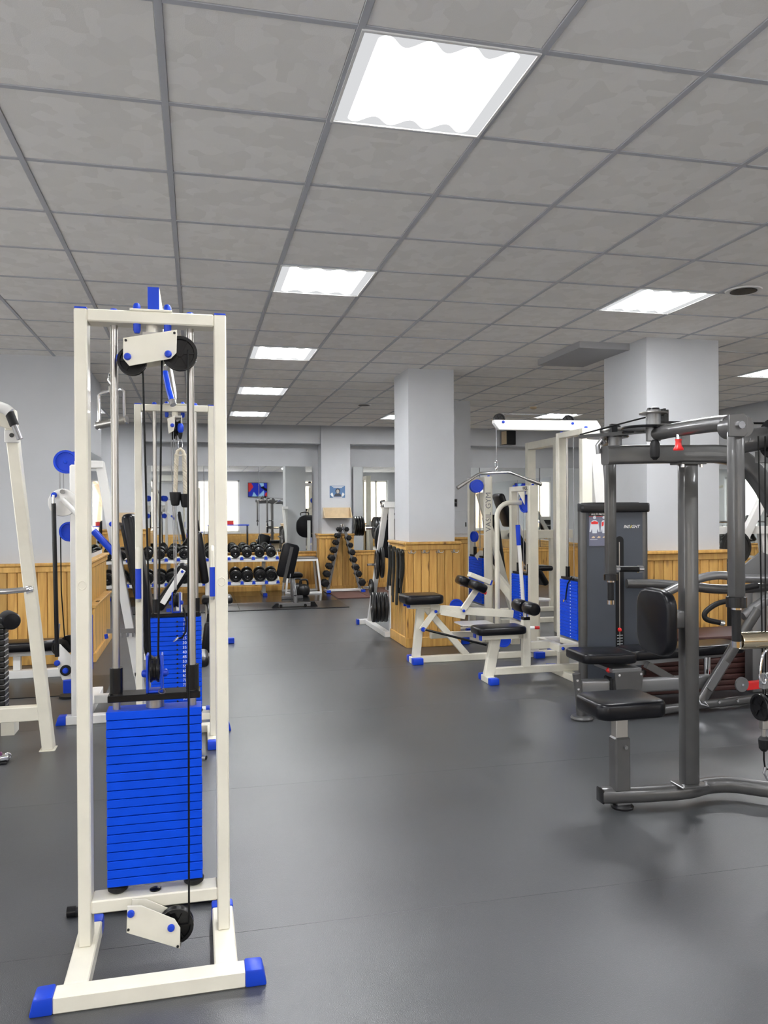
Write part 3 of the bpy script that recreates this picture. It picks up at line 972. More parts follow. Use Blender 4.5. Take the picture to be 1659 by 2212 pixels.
# rope hanging from the far tower
rp = thing('triceps_rope', 'beige twisted rope with black rubber ends hanging from the far tower', 'rope', (-0.09, 4.985, 1.48))
part(rp, 'carabiner', CHROME, tube([(-0.09 + 0.013 * math.cos(a), 4.985, 1.845 + 0.032 * math.sin(a)) for a in [i * math.pi / 7 for i in range(14)]], 0.003, 8, closed=True))
part(rp, 'rope_eye', ROPE, tube([(-0.112, 4.985, 1.775), (-0.108, 4.985, 1.80), (-0.09, 4.985, 1.815), (-0.073, 4.985, 1.80), (-0.066, 4.985, 1.775)], 0.011, 10), tube([(-0.122, 4.98, 1.782), (-0.09, 4.972, 1.776), (-0.06, 4.98, 1.782)], 0.004, 6))
def twisted(p, q, r, turns):
    p, q = V(p), V(q)
    out = []
    for k in range(3):
        pts = []
        n = 40
        for i in range(n + 1):
            t = i / n
            a = 2 * math.pi * (turns * t + k / 3)
            c = p.lerp(q, t)
            pts.append(c + V((math.cos(a), math.sin(a), 0)) * r * 0.56)
        out.append(tube(pts, r * 0.52, 7))
    return out
for dx0, dx1, zb in ((-0.112, -0.122, 1.545), (-0.068, -0.062, 1.535)):
    st = part(rp, 'rope_strand', ROPE, *twisted((dx0, 4.985, 1.785), (dx1, 4.985, zb), 0.0135, 4.5))
    part(rp, 'rubber_end', BLACKR, lathe([(0.016, -0.075), (0.024, -0.068), (0.030, -0.035), (0.034, 0.0), (0.034, 0.008), (0.015, 0.008)], (dx1, 4.985, zb), (0, 0, 1), 18))

# chrome handle hanging behind the near tower
hd = thing('stirrup_handle', 'chrome stirrup handle hanging behind the left upright of the near tower', 'cable handle', (-0.275, 2.87, 1.73))
part(hd, 'hook', CHROME, tube([(-0.262, 2.87, 1.93), (-0.285, 2.87, 1.915), (-0.29, 2.87, 1.89), (-0.278, 2.87, 1.872), (-0.268, 2.87, 1.88)], 0.004, 8), cyl((-0.262, 2.87, 1.93), (-0.235, 2.80, 1.945), 0.003, 6))
part(hd, 'swivel', STEEL, box(-0.288, -0.272, 2.862, 2.878, 1.845, 1.87), bevel=0.002)
part(hd, 'bow', CHROME, tube([(-0.322, 2.88, 1.745), (-0.322, 2.88, 1.838), (-0.312, 2.878, 1.846), (-0.28, 2.87, 1.852), (-0.247, 2.85, 1.857), (-0.237, 2.845, 1.85), (-0.235, 2.84, 1.76)], 0.0055, 10))
part(hd, 'knurled_grip', STEEL, cyl((-0.328, 2.885, 1.735), (-0.229, 2.838, 1.752), 0.0135, 18))
part(hd, 'grip_end', CHROME, cyl((-0.331, 2.8865, 1.7345), (-0.326, 2.884, 1.7355), 0.0145, 18))
part(hd, 'grip_end', CHROME, cyl((-0.231, 2.8385, 1.7515), (-0.226, 2.8365, 1.7525), 0.0145, 18))

# straight bar lying on the floor behind the near tower, with its clip
sb = thing('straight_bar', 'black straight cable bar lying on the floor behind the near tower', 'cable bar', (-0.18, 2.99, 0))
part(sb, 'rod', BLACKR, cyl((-0.448, 3.00, 0.017), (0.06, 2.99, 0.017), 0.016, 16))
part(sb, 'end_cap', BLACKP, cyl((-0.455, 3.00, 0.018), (-0.425, 3.0, 0.018), 0.018, 16), cyl((0.035, 2.99, 0.018), (0.067, 2.99, 0.018), 0.018, 16))
part(sb, 'snap_hook', CHROME, tube([(-0.245 + 0.025 * math.cos(a), 2.965, 0.060 + 0.011 * math.sin(a)) for a in [i * math.pi / 6 for i in range(12)]], 0.004, 8, closed=True), tube([(-0.22, 2.965, 0.035 + 0.012), (-0.215, 2.965, 0.03), (-0.225, 2.965, 0.02), (-0.235, 2.965, 0.03)], 0.004, 8))
cb = thing('chrome_bar', 'short chrome bar end lying on the floor behind the blue stacks', 'bar', (0.03, 4.72, 0))
part(cb, 'rod', CHROME, cyl((-0.25, 4.79, 0.013), (0.045, 4.70, 0.013), 0.0125, 14))
part(cb, 'rubber_tip', BLACKR, cyl((0.045, 4.70, 0.013), (0.05, 4.698, 0.013), 0.0115, 14))

# ------------------------------------------------------------------ grey pec fly machine, right foreground
def pad(c, sx, sy, sz, r=0.02, seg=3):
    """rounded cushion as a box whose edges are rolled over"""
    bm = bmesh.new()
    bmesh.ops.create_cube(bm, size=1.0)
    for v in bm.verts:
        v.co = V((v.co.x * sx, v.co.y * sy, v.co.z * sz))
    bmesh.ops.bevel(bm, geom=bm.edges[:], offset=min(r, sx * .49, sy * .49, sz * .49), segments=seg, profile=0.5, affect='EDGES', clamp_overlap=True)
    bm.verts.index_update()
    vs = [v.co + V(c) for v in bm.verts]
    fs = [tuple(v.index for v in f.verts) for f in bm.faces]
    bm.free()
    return vs, fs

def cushion(outline, plane_axis, a0, a1, r):
    """outline pushed between a0 and a1 with a chamfered rim"""
    cx = sum(p[0] for p in outline) / len(outline)
    cy = sum(p[1] for p in outline) / len(outline)
    def sc(k):
        w = max(abs(p[0] - cx) for p in outline)
        h = max(abs(p[1] - cy) for p in outline)
        return [(cx + (p[0] - cx) * (w - k) / w, cy + (p[1] - cy) * (h - k) / h) for p in outline]
    def pt(q, a):
        return V((a, q[0], q[1])) if plane_axis == 'x' else (V((q[0], a, q[1])) if plane_axis == 'y' else V((q[0], q[1], a)))
    d = 1 if a1 > a0 else -1
    rings = [(a0, r), (a0 + d * r * 0.3, r * 0.3), (a0 + d * r, 0), (a1 - d * r, 0), (a1 - d * r * 0.3, r * 0.3), (a1, r)]
    n = len(outline)
    v, f = [], []
    for a, k in rings:
        v += [pt(q, a) for q in sc(k)]
    for i in range(len(rings) - 1):
        for k in range(n):
            k2 = (k + 1) % n
            f.append((i * n + k, i * n + k2, (i + 1) * n + k2, (i + 1) * n + k))
    f.append(tuple(range(n)))
    f.append(tuple(reversed(range((len(rings) - 1) * n, len(rings) * n))))
    return v, f

def spline(pts, n=6):
    pts = [V(p) for p in pts]
    out = []
    for i in range(len(pts) - 1):
        p0, p1, p2, p3 = pts[max(i - 1, 0)], pts[i], pts[i + 1], pts[min(i + 2, len(pts) - 1)]
        for k in range(n):
            t = k / n
            out.append(0.5 * ((2 * p1) + (p2 - p0) * t + (2 * p0 - 5 * p1 + 4 * p2 - p3) * t * t + (3 * p1 - p0 - 3 * p2 + p3) * t ** 3))
    out.append(pts[-1])
    return out

def flat_tube(pts, w, h, r, n=3):
    """swept tube with a rounded rectangular section (w across, h along z)"""
    prof = rpoly(-w / 2, w / 2, -h / 2, h / 2, r, n)
    m = len(prof)
    v, f = [], []
    pts = [V(p) for p in pts]
    for i, p in enumerate(pts):
        d = (pts[min(i + 1, len(pts) - 1)] - pts[max(i - 1, 0)]).normalized()
        s, u = frame_axes(d, (0, 0, 1))
        for a, b in prof:
            v.append(p + s * a + u * b)
    for i in range(len(pts) - 1):
        for k in range(m):
            k2 = (k + 1) % m
            f.append((i * m + k, i * m + k2, (i + 1) * m + k2, (i + 1) * m + k))
    f.append(tuple(reversed(range(m))))
    f.append(tuple(range((len(pts) - 1) * m, len(pts) * m)))
    return v, f

FM = thing('pec_fly_machine', 'dark grey pec fly machine with hanging arms in the right foreground', 'exercise machine', (2.3, 3.42, 0))
part(FM, 'base_tube', GREY, flat_tube(spline([(1.885, 3.47, 0.062), (2.10, 3.435, 0.062), (2.31, 3.42, 0.064), (2.45, 3.45, 0.066), (2.58, 3.43, 0.066), (2.72, 3.32, 0.066), (2.95, 3.18, 0.066), (3.3, 3.15, 0.066)]), 0.075, 0.075, 0.03))
part(FM, 'tube_end', BLACKP, box(1.876, 1.886, 3.437, 3.505, 0.028, 0.096), bevel=0.012, seg=2)
part(FM, 'foot_pad', BLACKR, lathe([(0.052, 0.0), (0.055, 0.010), (0.045, 0.020)], (1.985, 3.452, 0.0), (0, 0, 1), 24))
part(FM, 'foot_plate', GREYL, box(1.95, 2.02, 3.43, 3.475, 0.018, 0.028))
part(FM, 'post', GREY, xf(box(-0.04, 0.04, -0.032, 0.032, 0.105, 1.66), Matrix.Translation((2.315, 3.40, 0))), bevel=0.012, seg=2)
part(FM, 'post_flange', GREY, box(2.245, 2.39, 3.345, 3.455, 0.098, 0.108), bevel=0.003)
for x, y_ in ((2.255, 3.36), (2.378, 3.36), (2.378, 3.44)):
    part(FM, 'bolt', CHROME, cyl((x, y_, 0.105), (x, y_, 0.122), 0.008, 8))
# seat
part(FM, 'seat_post', GREY, box(1.935, 2.015, 3.42, 3.49, 0.085, 0.345), bevel=0.008)
part(FM, 'seat_slider', STEEL, box(1.943, 2.007, 3.428, 3.482, 0.32, 0.46), bevel=0.004)
part(FM, 'adjust_button', GREYL, cyl((1.985, 3.42, 0.30), (1.985, 3.408, 0.30), 0.009, 12))
part(FM, 'seat', BLACKV, cushion(rpoly(1.80, 2.155, 3.31, 3.60, 0.055, 5), 'z', 0.455, 0.535, 0.018), angle=0.9)
# back pad
part(FM, 'back_pad', BLACKV, cushion(rpoly(3.285, 3.565, 0.735, 1.05, 0.085, 6), 'x', 2.185, 2.130, 0.014), angle=0.9)
part(FM, 'pad_bracket', GREY, box(2.18, 2.285, 3.375, 3.445, 0.86, 0.945), bevel=0.01, seg=2)
# top beam
part(FM, 'top_beam', GREY, flat_tube(spline([(1.885, 3.42, 1.69), (2.1, 3.42, 1.697), (2.34, 3.42, 1.70), (2.52, 3.42, 1.70), (2.64, 3.42, 1.665), (2.74, 3.42, 1.57), (2.84, 3.42, 1.42), (2.98, 3.42, 1.18)]), 0.075, 0.088, 0.013))
part(FM, 'beam_flange', GREY, box(2.25, 2.385, 3.35, 3.45, 1.648, 1.658), bevel=0.002)
for x in (2.268, 2.368):
    part(FM, 'bolt', CHROME, cyl((x, 3.37, 1.634), (x, 3.37, 1.65), 0.009, 8))
# two pivots with cams
for nm, x, y_, z0, z1 in (('L', 2.03, 3.58, 1.735, 1.84), ('R', 2.03, 3.24, 1.745, 1.885)):
    part(FM, 'pivot', GREYL, cyl((x, y_, z0), (x, y_, z1), 0.033, 20))
    part(FM, 'cam', BLACKP, lathe([(0.02, 0), (0.10, 0), (0.104, 0.006), (0.10, 0.012), (0.02, 0.012)], (x - 0.03, y_ + 0.02, z0 + 0.055), (0, 0, 1), 28))
    part(FM, 'cam', STEEL, lathe([(0.02, 0), (0.062, 0), (0.064, 0.004), (0.062, 0.008), (0.02, 0.008)], (x, y_, z1 - 0.018), (0, 0, 1), 28))
    part(FM, 'pivot_cap', BLACKP, lathe([(0.03, 0), (0.026, 0.01), (0.01, 0.014)], (x, y_, z1), (0, 0, 1), 16))
part(FM, 'cam_link', BLACKP, beam((1.86, 3.62, 1.795), (2.06, 3.35, 1.80), 0.035, 0.016), beam((2.03, 3.26, 1.83), (2.26, 3.22, 1.825), 0.06, 0.012))
part(FM, 'guide_pulley', BLACKP, lathe([(0.04, 0), (0.042, 0.008), (0.034, 0.014), (0.042, 0.02), (0.04, 0.028)], (2.02, 3.42, 1.795), (0, 0, 1), 22))
part(FM, 'guide_pulley', BLACKP, lathe([(0.045, 0), (0.047, 0.008), (0.036, 0.014), (0.047, 0.02), (0.045, 0.028)], (2.22, 3.22, 1.80), (0, 0, 1), 22))
part(FM, 'stop_post', BLACKP, box(2.085, 2.135, 3.28, 3.30, 1.83, 1.895), box(2.085, 2.095, 3.24, 3.30, 1.83, 1.895))
part(FM, 'stop_post', BLACKP, box(1.965, 2.0, 3.50, 3.52, 1.79, 1.85), bevel=0.002)
part(FM, 'beam_lug', GREYL, tube([(1.875, 3.46, 1.70), (1.87, 3.46, 1.74), (1.888, 3.46, 1.765), (1.905, 3.46, 1.75)], 0.012, 10))
part(FM, 'rear_post', GREY, box(2.305, 2.36, 3.44, 3.49, 1.74, 1.82), bevel=0.006)
part(FM, 'cable', CABLE, tube([(2.26, 3.20, 1.828), (2.5, 3.1, 1.82), (2.75, 3.1, 1.80)], 0.005, 8))
part(FM, 'cable', CABLE, tube([(1.86, 3.62, 1.806), (2.0, 3.4, 1.85), (2.06, 3.27, 1.868)], 0.004, 8))
# near arm
part(FM, 'swing_arm', GREY, tube(spline([(2.035, 3.22, 1.775), (2.01, 3.05, 1.775), (1.96, 2.75, 1.765), (1.935, 2.58, 1.755)]), 0.031, 16))
part(FM, 'elbow_plate', GREY, prism([(1.868, 1.695), (1.868, 1.775), (1.93, 1.78), (1.945, 1.765), (1.945, 1.71), (1.93, 1.695)], 'y', 2.493, 2.505), bevel=0.002)
part(FM, 'elbow_knuckle', GREY, cyl((1.935, 2.50, 1.735), (1.935, 2.60, 1.735), 0.04, 20))
part(FM, 'elbow_bolt', CHROME, cyl((1.912, 2.482, 1.737), (1.912, 2.495, 1.737), 0.014, 8))
part(FM, 'drop_arm', GREY, box(1.90, 1.948, 2.51, 2.558, 1.11, 1.735), bevel=0.01, seg=2)
part(FM, 'arm_collar', BLACKP, cyl((1.924, 2.534, 1.075), (1.924, 2.534, 1.112), 0.036, 20))
part(FM, 'handle_grip', BLACKR, cyl((1.924, 2.534, 0.95), (1.924, 2.534, 1.07), 0.0165, 16))
part(FM, 'handle_end', CHROME, cyl((1.924, 2.534, 0.928), (1.924, 2.534, 0.95), 0.0175, 16))
part(FM, 'handle_end', CHROME, cyl((1.924, 2.534, 1.066), (1.924, 2.534, 1.076), 0.0185, 16))
part(FM, 'release_knob', RED, lathe([(0.020, 0), (0.022, 0.006), (0.014, 0.02), (0.012, 0.038), (0.015, 0.048)], (1.985, 2.98, 1.682), (0, 0, 1), 16))
part(FM, 'knob_shaft', CHROME, cyl((1.985, 2.98, 1.728), (1.985, 2.98, 1.75), 0.008, 10))
part(FM, 'rubber_bumper', BLACKR, lathe([(0.008, 0), (0.020, 0.012), (0.022, 0.03), (0.022, 0.07), (0.016, 0.085), (0.01, 0.09)], (2.0, 3.18, 1.655), (0, 0, 1), 16))
# far arm, folded in
part(FM, 'swing_arm', GREY, tube(spline([(2.03, 3.60, 1.78), (2.06, 3.70, 1.775), (2.12, 3.80, 1.76)]), 0.031, 14))
part(FM, 'drop_arm', GREY, box(2.10, 2.15, 3.775, 3.825, 1.09, 1.78), bevel=0.01, seg=2)
part(FM, 'arm_collar', BLACKP, cyl((2.125, 3.80, 1.06), (2.125, 3.80, 1.092), 0.036, 20))
part(FM, 'handle_grip', BLACKR, cyl((2.125, 3.80, 0.955), (2.125, 3.80, 1.055), 0.0165, 16))
part(FM, 'handle_end', CHROME, cyl((2.125, 3.80, 0.933), (2.125, 3.80, 0.955), 0.0175, 16))
part(FM, 'handle_end', CHROME, cyl((2.125, 3.80, 1.05), (2.125, 3.80, 1.061), 0.0185, 16))
part(FM, 'side_grip', BLACKR, cyl((2.17, 3.80, 1.118), (2.29, 3.80, 1.115), 0.016, 14))
part(FM, 'side_grip_end', CHROME, cyl((2.285, 3.80, 1.115), (2.312, 3.80, 1.114), 0.0185, 14))
part(FM, 'side_grip_end', CHROME, cyl((2.148, 3.80, 1.119), (2.172, 3.80, 1.118), 0.0185, 14))
# rear part at the photo edge: pulley drum and stack post
part(FM, 'drum', GREY, cyl((2.27, 2.98, 1.72), (2.44, 2.98, 1.745), 0.05, 22))
part(FM, 'drum_disc', BLACKP, cyl((2.40, 2.93, 1.735), (2.415, 2.93, 1.735), 0.085, 26))
part(FM, 'drum_disc', GREYL, cyl((2.44, 2.93, 1.735), (2.448, 2.93, 1.735), 0.075, 26))
part(FM, 'rear_frame', GREY, beam((2.85, 3.15, 0.08), (2.85, 3.15, 1.80), 0.07, 0.07), beam((2.40, 3.0, 1.66), (2.86, 3.12, 1.66), 0.05, 0.05))

# ------------------------------------------------------------------ cable pulley hanging at the right edge
CP = FM
part(CP, 'cable', CABLE, cyl((2.312, 2.9, 1.74), (2.330, 2.9, 0.64), 0.0032, 8))
part(CP, 'cable', CABLE, cyl((2.345, 2.9, 1.74), (2.341, 2.9, 0.64), 0.0032, 8))
pulley(CP, (2.318, 2.9, 0.595), (1, 0, 0.0), 0.055, 0.022)
pulley(CP, (2.350, 2.9, 0.595), (1, 0, 0.0), 0.055, 0.022)
part(CP, 'swivel', STEEL, box(2.318, 2.345, 2.887, 2.913, 0.502, 0.54), bevel=0.002)
part(CP, 'swivel_pin', STEEL, cyl((2.332, 2.9, 0.47), (2.332, 2.9, 0.505), 0.008, 10))
part(CP, 'cable_stop', BLACKR, lathe([(0.01, 0), (0.02, 0.012), (0.023, 0.05), (0.014, 0.062)], (2.332, 2.9, 0.408), (0, 0, 1), 16))
part(CP, 'cable', CABLE, tube([(2.332, 2.9, 0.41), (2.332, 2.9, 0.37), (2.338, 2.9, 0.335), (2.37, 2.9, 0.32)], 0.0035, 8))
part(CP, 'hook', CHROME, tube([(2.34, 2.9, 0.34), (2.333, 2.9, 0.315), (2.35, 2.9, 0.285), (2.385, 2.9, 0.28)], 0.006, 8))
CT = thing('bar_holder', 'worn chrome tube end with a hanging hook at the right edge', 'bar', (2.35, 2.9, 0.88))
part(CT, 'tube', GOLD, lathe([(0.004, 0.06), (0.029, 0.06), (0.030, 0.002), (0.033, 0), (0.036, 0.002), (0.036, 0.35), (0.004, 0.35)], (2.215, 2.9, 0.880), (1, -0.05, 0), 28))
part(CT, 'bore', IRON, lathe([(0.028, 0.057), (0.028, 0.0595)], (2.215, 2.9, 0.880), (1, -0.05, 0), 20))
part(CT, 'stand_post', GREY, beam((2.95, 2.86, 0.0), (2.95, 2.86, 1.0), 0.06, 0.06))
part(CT, 'stand_arm', GREY, beam((2.55, 2.884, 0.880), (2.95, 2.866, 0.880), 0.04, 0.04))
part(CT, 'stand_foot', GREY, box(2.75, 3.15, 2.7, 2.98, 0.0, 0.04))
part(CT, 'hook', CHROME, tube(spline([(2.345, 2.862, 0.838), (2.315, 2.86, 0.842), (2.296, 2.86, 0.82), (2.284, 2.86, 0.75), (2.286, 2.86, 0.715), (2.302, 2.86, 0.705), (2.312, 2.86, 0.722), (2.305, 2.86, 0.745)], 4), 0.006, 10))
part(CT, 'hanging_block', GREYL, box(2.31, 2.43, 2.872, 2.905, 0.675, 0.74), bevel=0.004)

# ------------------------------------------------------------------ multi press: tower, bench, press arms
MP = thing('multi_press', 'dark grey multi press with a tall shrouded weight tower and black pads', 'exercise machine', (3.35, 5.6, 0))
part(MP, 'shroud', GREYD, box(2.935, 3.415, 5.607, 5.625, 0.05, 1.408), bevel=0.002)
part(MP, 'side_panel', GREYD, prism([(2.92, 5.65), (2.985, 5.85), (2.998, 5.85), (2.934, 5.65)], 'z', 0.05, 1.408))
part(MP, 'side_panel', GREYD, prism([(3.42, 5.65), (3.42, 5.85), (3.433, 5.85), (3.433, 5.65)], 'z', 0.05, 1.408))
for x in (2.914, 3.433):
    part(MP, 'shroud_post', GREY, cyl((x, 5.637, 0.0), (x, 5.637, 1.415), 0.036, 20))
top = [(2.885, 5.60), (2.90, 5.585), (3.45, 5.585), (3.475, 5.605), (3.472, 5.80), (3.44, 5.86), (3.05, 5.86), (2.99, 5.84), (2.885, 5.66)]
part(MP, 'top_cover', BLACKP, cushion(list(reversed(top)), 'z', 1.407, 1.482, 0.010))
part(MP, 'top_tray', IRON, prism(rpoly(2.98, 3.42, 5.63, 5.82, 0.05, 5), 'z', 1.482, 1.485))
part(MP, 'slot', BLACKR, prism([(3.1765, 0.2), (3.1765, 1.186)] + [(3.2113 - 0.035 * math.cos(math.radians(a)), 1.186 + 0.035 * math.sin(math.radians(a))) for a in range(15, 180, 15)] + [(3.2461, 1.186), (3.2461, 0.2)], 'y', 5.602, 5.606))
part(MP, 'guide_rod', STEEL, cyl((3.2075, 5.600, 0.3), (3.2075, 5.600, 1.176), 0.004, 8))
part(MP, 'selector_knob', RED, lathe([(0.006, 0), (0.016, 0.01), (0.014, 0.02), (0.005, 0.024)], (3.2, 5.601, 0.4941), (0, -1, 0), 14))
for i in range(7):
    part(MP, 'stack_mark', PRINTG, box(3.1859, 3.2329, 5.599, 5.603, 0.311 + i * 0.0226, 0.316 + i * 0.0226))
dc = part(MP, 'exercise_decal', DECAL, box(2.9506, 3.1106, 5.6019, 5.6047, 1.1482, 1.4071))
part(dc, 'title_band', BLACKP, box(2.9506, 3.1106, 5.6009, 5.6024, 1.3788, 1.4071))
part(dc, 'title_line', RED, box(2.9506, 3.1106, 5.6008, 5.6014, 1.3751, 1.3779))
text_part(dc, 'title_text', 'MULTI PRESS', 0.020, facing_front(3.0259, 5.6000, 1.392), PRINTW)
def figure(cx, w, nm):
    k = w / 0.085 * 0.94
    z = 1.2471
    body = [(cx - 0.020 * k, z), (cx - 0.024 * k, z + 0.035), (cx - 0.036 * k, z + 0.008), (cx - 0.046 * k, z + 0.012), (cx - 0.034 * k, z + 0.085), (cx - 0.014 * k, z + 0.10), (cx + 0.014 * k, z + 0.10), (cx + 0.034 * k, z + 0.085), (cx + 0.046 * k, z + 0.012), (cx + 0.036 * k, z + 0.008), (cx + 0.024 * k, z + 0.035), (cx + 0.020 * k, z)]
    part(dc, 'body_print', PRINTG, prism(body, 'y', 5.6005, 5.602))
    part(dc, 'head_print', PRINTG, cyl((cx, 5.602, z + 0.122), (cx, 5.6005, z + 0.122), 0.014 * max(k, .8), 14))
    part(dc, 'muscle_print', RED, prism([(cx - 0.030 * k, z + 0.070), (cx - 0.032 * k, z + 0.088), (cx, z + 0.094), (cx + 0.032 * k, z + 0.088), (cx + 0.030 * k, z + 0.070)] if k > 0.9 else [(cx - 0.03 * k, z + 0.05), (cx - 0.03 * k, z + 0.085), (cx, z + 0.09), (cx - 0.002, z + 0.06)], 'y', 5.5998, 5.6006))
figure(2.9976, 0.085, 'a')
figure(3.0758, 0.055, 'b')
for i in range(3):
    part(dc, 'pose_print', BOARD, prism([(2.97 + i * 0.047, 1.21), (2.984 + i * 0.047, 1.224), (3.002 + i * 0.047, 1.219), (2.998 + i * 0.047, 1.21)], 'y', 5.601, 5.602))
part(dc, 'text_line', PRINTG, box(2.9581, 3.0212, 5.6009, 5.6019, 1.1962, 1.2))
for txt, xo, mt in (('INS', 3.2715, PRINTW), ('I', 3.3064, YELL), ('GHT', 3.3468, PRINTW)):
    text_part(MP, 'maker_logo', txt, 0.034, facing_front(xo, 5.603, 1.2941), mt, shear=0.35)
# bench part on the floor: main beam, foot, seat pads
part(MP, 'foot_post', GREY, tube([(2.545, 4.965, 0.03), (2.53, 4.965, 0.2), (2.515, 4.965, 0.315)], 0.028, 16))
part(MP, 'foot_disc', GREY, lathe([(0.07, 0), (0.078, 0.012), (0.07, 0.024), (0.04, 0.03)], (2.555, 4.965, 0), (0, 0, 1), 24))
part(MP, 'post_bolt', CHROME, cyl((2.505, 4.935, 0.275), (2.505, 4.925, 0.275), 0.008, 8))
part(MP, 'post_bolt', CHROME, cyl((2.512, 4.935, 0.215), (2.512, 4.925, 0.215), 0.008, 8))
part(MP, 'main_beam', GREYL, flat_tube([(2.56, 5.0, 0.215), (2.9, 5.0, 0.20), (3.6, 5.05, 0.185)], 0.07, 0.10, 0.02))
part(MP, 'beam_collar', BLACKP, box(2.765, 2.785, 4.945, 5.055, 0.145, 0.275), bevel=0.01)
part(MP, 'seat_bracket', GREY, prism([(2.80, 0.13), (2.785, 0.315), (3.005, 0.315), (2.985, 0.13)], 'y', 4.93, 4.942), bevel=0.002)
for x, z in ((2.815, 0.295), (2.98, 0.295), (2.825, 0.165), (2.965, 0.165)):
    part(MP, 'bracket_bolt', CHROME, cyl((x, 4.931, z), (x, 4.92, z), 0.009, 8))
part(MP, 'bracket_top', GREYL, box(2.77, 2.99, 4.93, 5.2, 0.31, 0.335), bevel=0.003)
part(MP, 'release_knob', RED, lathe([(0.006, 0), (0.016, 0.01), (0.018, 0.03), (0.008, 0.045)], (2.80, 5.0, 0.318), (-1, -0.2, 0), 14))
part(MP, 'seat_pad', BLACKV, rot(cushion(rpoly(2.575, 2.985, 4.95, 5.28, 0.05, 4), 'z', 0.365, 0.435, 0.016), (2.78, 5.1, 0.4), 'Y', 2), angle=0.9)
part(MP, 'back_pad', BLACKV, rot(cushion(rpoly(3.02, 3.95, 5.08, 5.36, 0.05, 4), 'z', 0.355, 0.425, 0.016), (3.4, 5.1, 0.4), 'Y', -1), angle=0.9)
part(MP, 'pad_rail', GREYL, beam((2.98, 5.1, 0.335), (3.85, 5.2, 0.345), 0.05, 0.03))
part(MP, 'pad_post', CHROME, cyl((3.66, 5.15, 0.13), (3.66, 5.15, 0.34), 0.026, 16))
part(MP, 'brace', GREY, beam((3.10, 5.05, 0.33), (3.45, 5.02, 0.13), 0.05, 0.05))
part(MP, 'incline_post', GREY, flat_tube([(3.47, 4.97, 0.05), (3.80, 4.97, 0.50), (3.95, 4.97, 0.70)], 0.05, 0.075, 0.02))
part(MP, 'incline_plate', GREYL, beam((3.52, 4.93, 0.155), (3.66, 4.93, 0.345), 0.01, 0.05))
part(MP, 'floor_tube', GREY, flat_tube([(2.80, 4.87, 0.035), (3.45, 4.95, 0.045), (4.6, 5.05, 0.06)], 0.06, 0.06, 0.022))
for x in (3.60, 3.75):
    part(MP, 'tube_bolt', CHROME, cyl((x, 4.94, 0.06), (x, 4.925, 0.06), 0.01, 8))
part(MP, 'linkage', CHROME, tube([(3.40, 4.93, 0.13), (3.44, 4.92, 0.06), (3.50, 4.91, 0.045), (3.46, 4.91, 0.08)], 0.012, 8))
part(MP, 'counter_disc', GREYL, cyl((3.755, 4.90, 0.185), (3.755, 4.885, 0.185), 0.052, 26))
part(MP, 'disc_bolt', CHROME, cyl((3.755, 4.886, 0.185), (3.755, 4.878, 0.185), 0.009, 10))
part(MP, 'disc_arm', RED, beam((3.80, 4.92, 0.165), (4.05, 4.95, 0.17), 0.05, 0.05))
# lever arms
part(MP, 'press_arm', GREYL, tube(spline([(3.20, 5.3, 0.745), (3.36, 5.28, 0.79), (3.55, 5.25, 0.875), (3.72, 5.22, 0.925), (3.85, 5.2, 0.93), (4.0, 5.2, 0.905), (4.4, 5.2, 0.89)]), 0.032, 14))
part(MP, 'press_arm', GREY, tube(spline([(3.21, 5.5, 0.86), (3.45, 5.45, 0.855), (3.66, 5.35, 0.84), (3.85, 5.3, 0.82), (4.1, 5.3, 0.815), (4.4, 5.3, 0.83)]), 0.036, 14))
part(MP, 'press_arm', GREYL, flat_tube([(3.85, 5.0, 0.65), (4.15, 5.0, 0.82), (4.6, 5.0, 1.06)], 0.06, 0.07, 0.02))
part(MP, 'arm_bracket', GREYL, prism([(3.97, 0.90), (4.02, 0.98), (4.20, 1.10), (4.26, 1.08), (4.30, 0.98), (4.25, 0.90)], 'y', 5.24, 5.26), bevel=0.002)
part(MP, 'handle_bar', BLACKR, tube(spline([(3.87, 5.0, 0.745), (3.75, 5.0, 0.765), (3.64, 5.0, 0.75), (3.55, 5.0, 0.70), (3.535, 5.0, 0.66), (3.56, 4.99, 0.635), (3.64, 4.97, 0.617)]), 0.019, 12))
part(MP, 'handle_end', CHROME, cyl((3.635, 4.97, 0.618), (3.665, 4.965, 0.612), 0.021, 14))
part(MP, 'side_grip', BLACKR, tube([(3.86, 5.02, 0.85), (3.92, 5.02, 0.86), (3.985, 5.02, 0.868)], 0.024, 12))
part(MP, 'far_grip', BLACKR, cyl((3.13, 5.1, 0.735), (3.18, 5.1, 0.728), 0.017, 10))
part(MP, 'rear_post', GREYL, box(4.19, 4.33, 5.33, 5.43, 0.0, 0.80), bevel=0.015, seg=2)
part(MP, 'rear_cap', BLACKP, lathe([(0.05, 0), (0.035, 0.05), (0.035, 0.08)], (4.26, 5.38, 0.80), (0, 0, 1), 16))
solo('dark_upright_box', 'narrow black upright box standing at the right side of the wide column', 'case', BLACKP, box(4.60, 4.70, 6.2, 6.34, 0.0, 0.82), box(4.595, 4.705, 6.195, 6.345, 0.82, 0.835), loc=(4.65, 6.27, 0), bevel=0.006)  # plain dark box filling the narrow dark strip beside the column

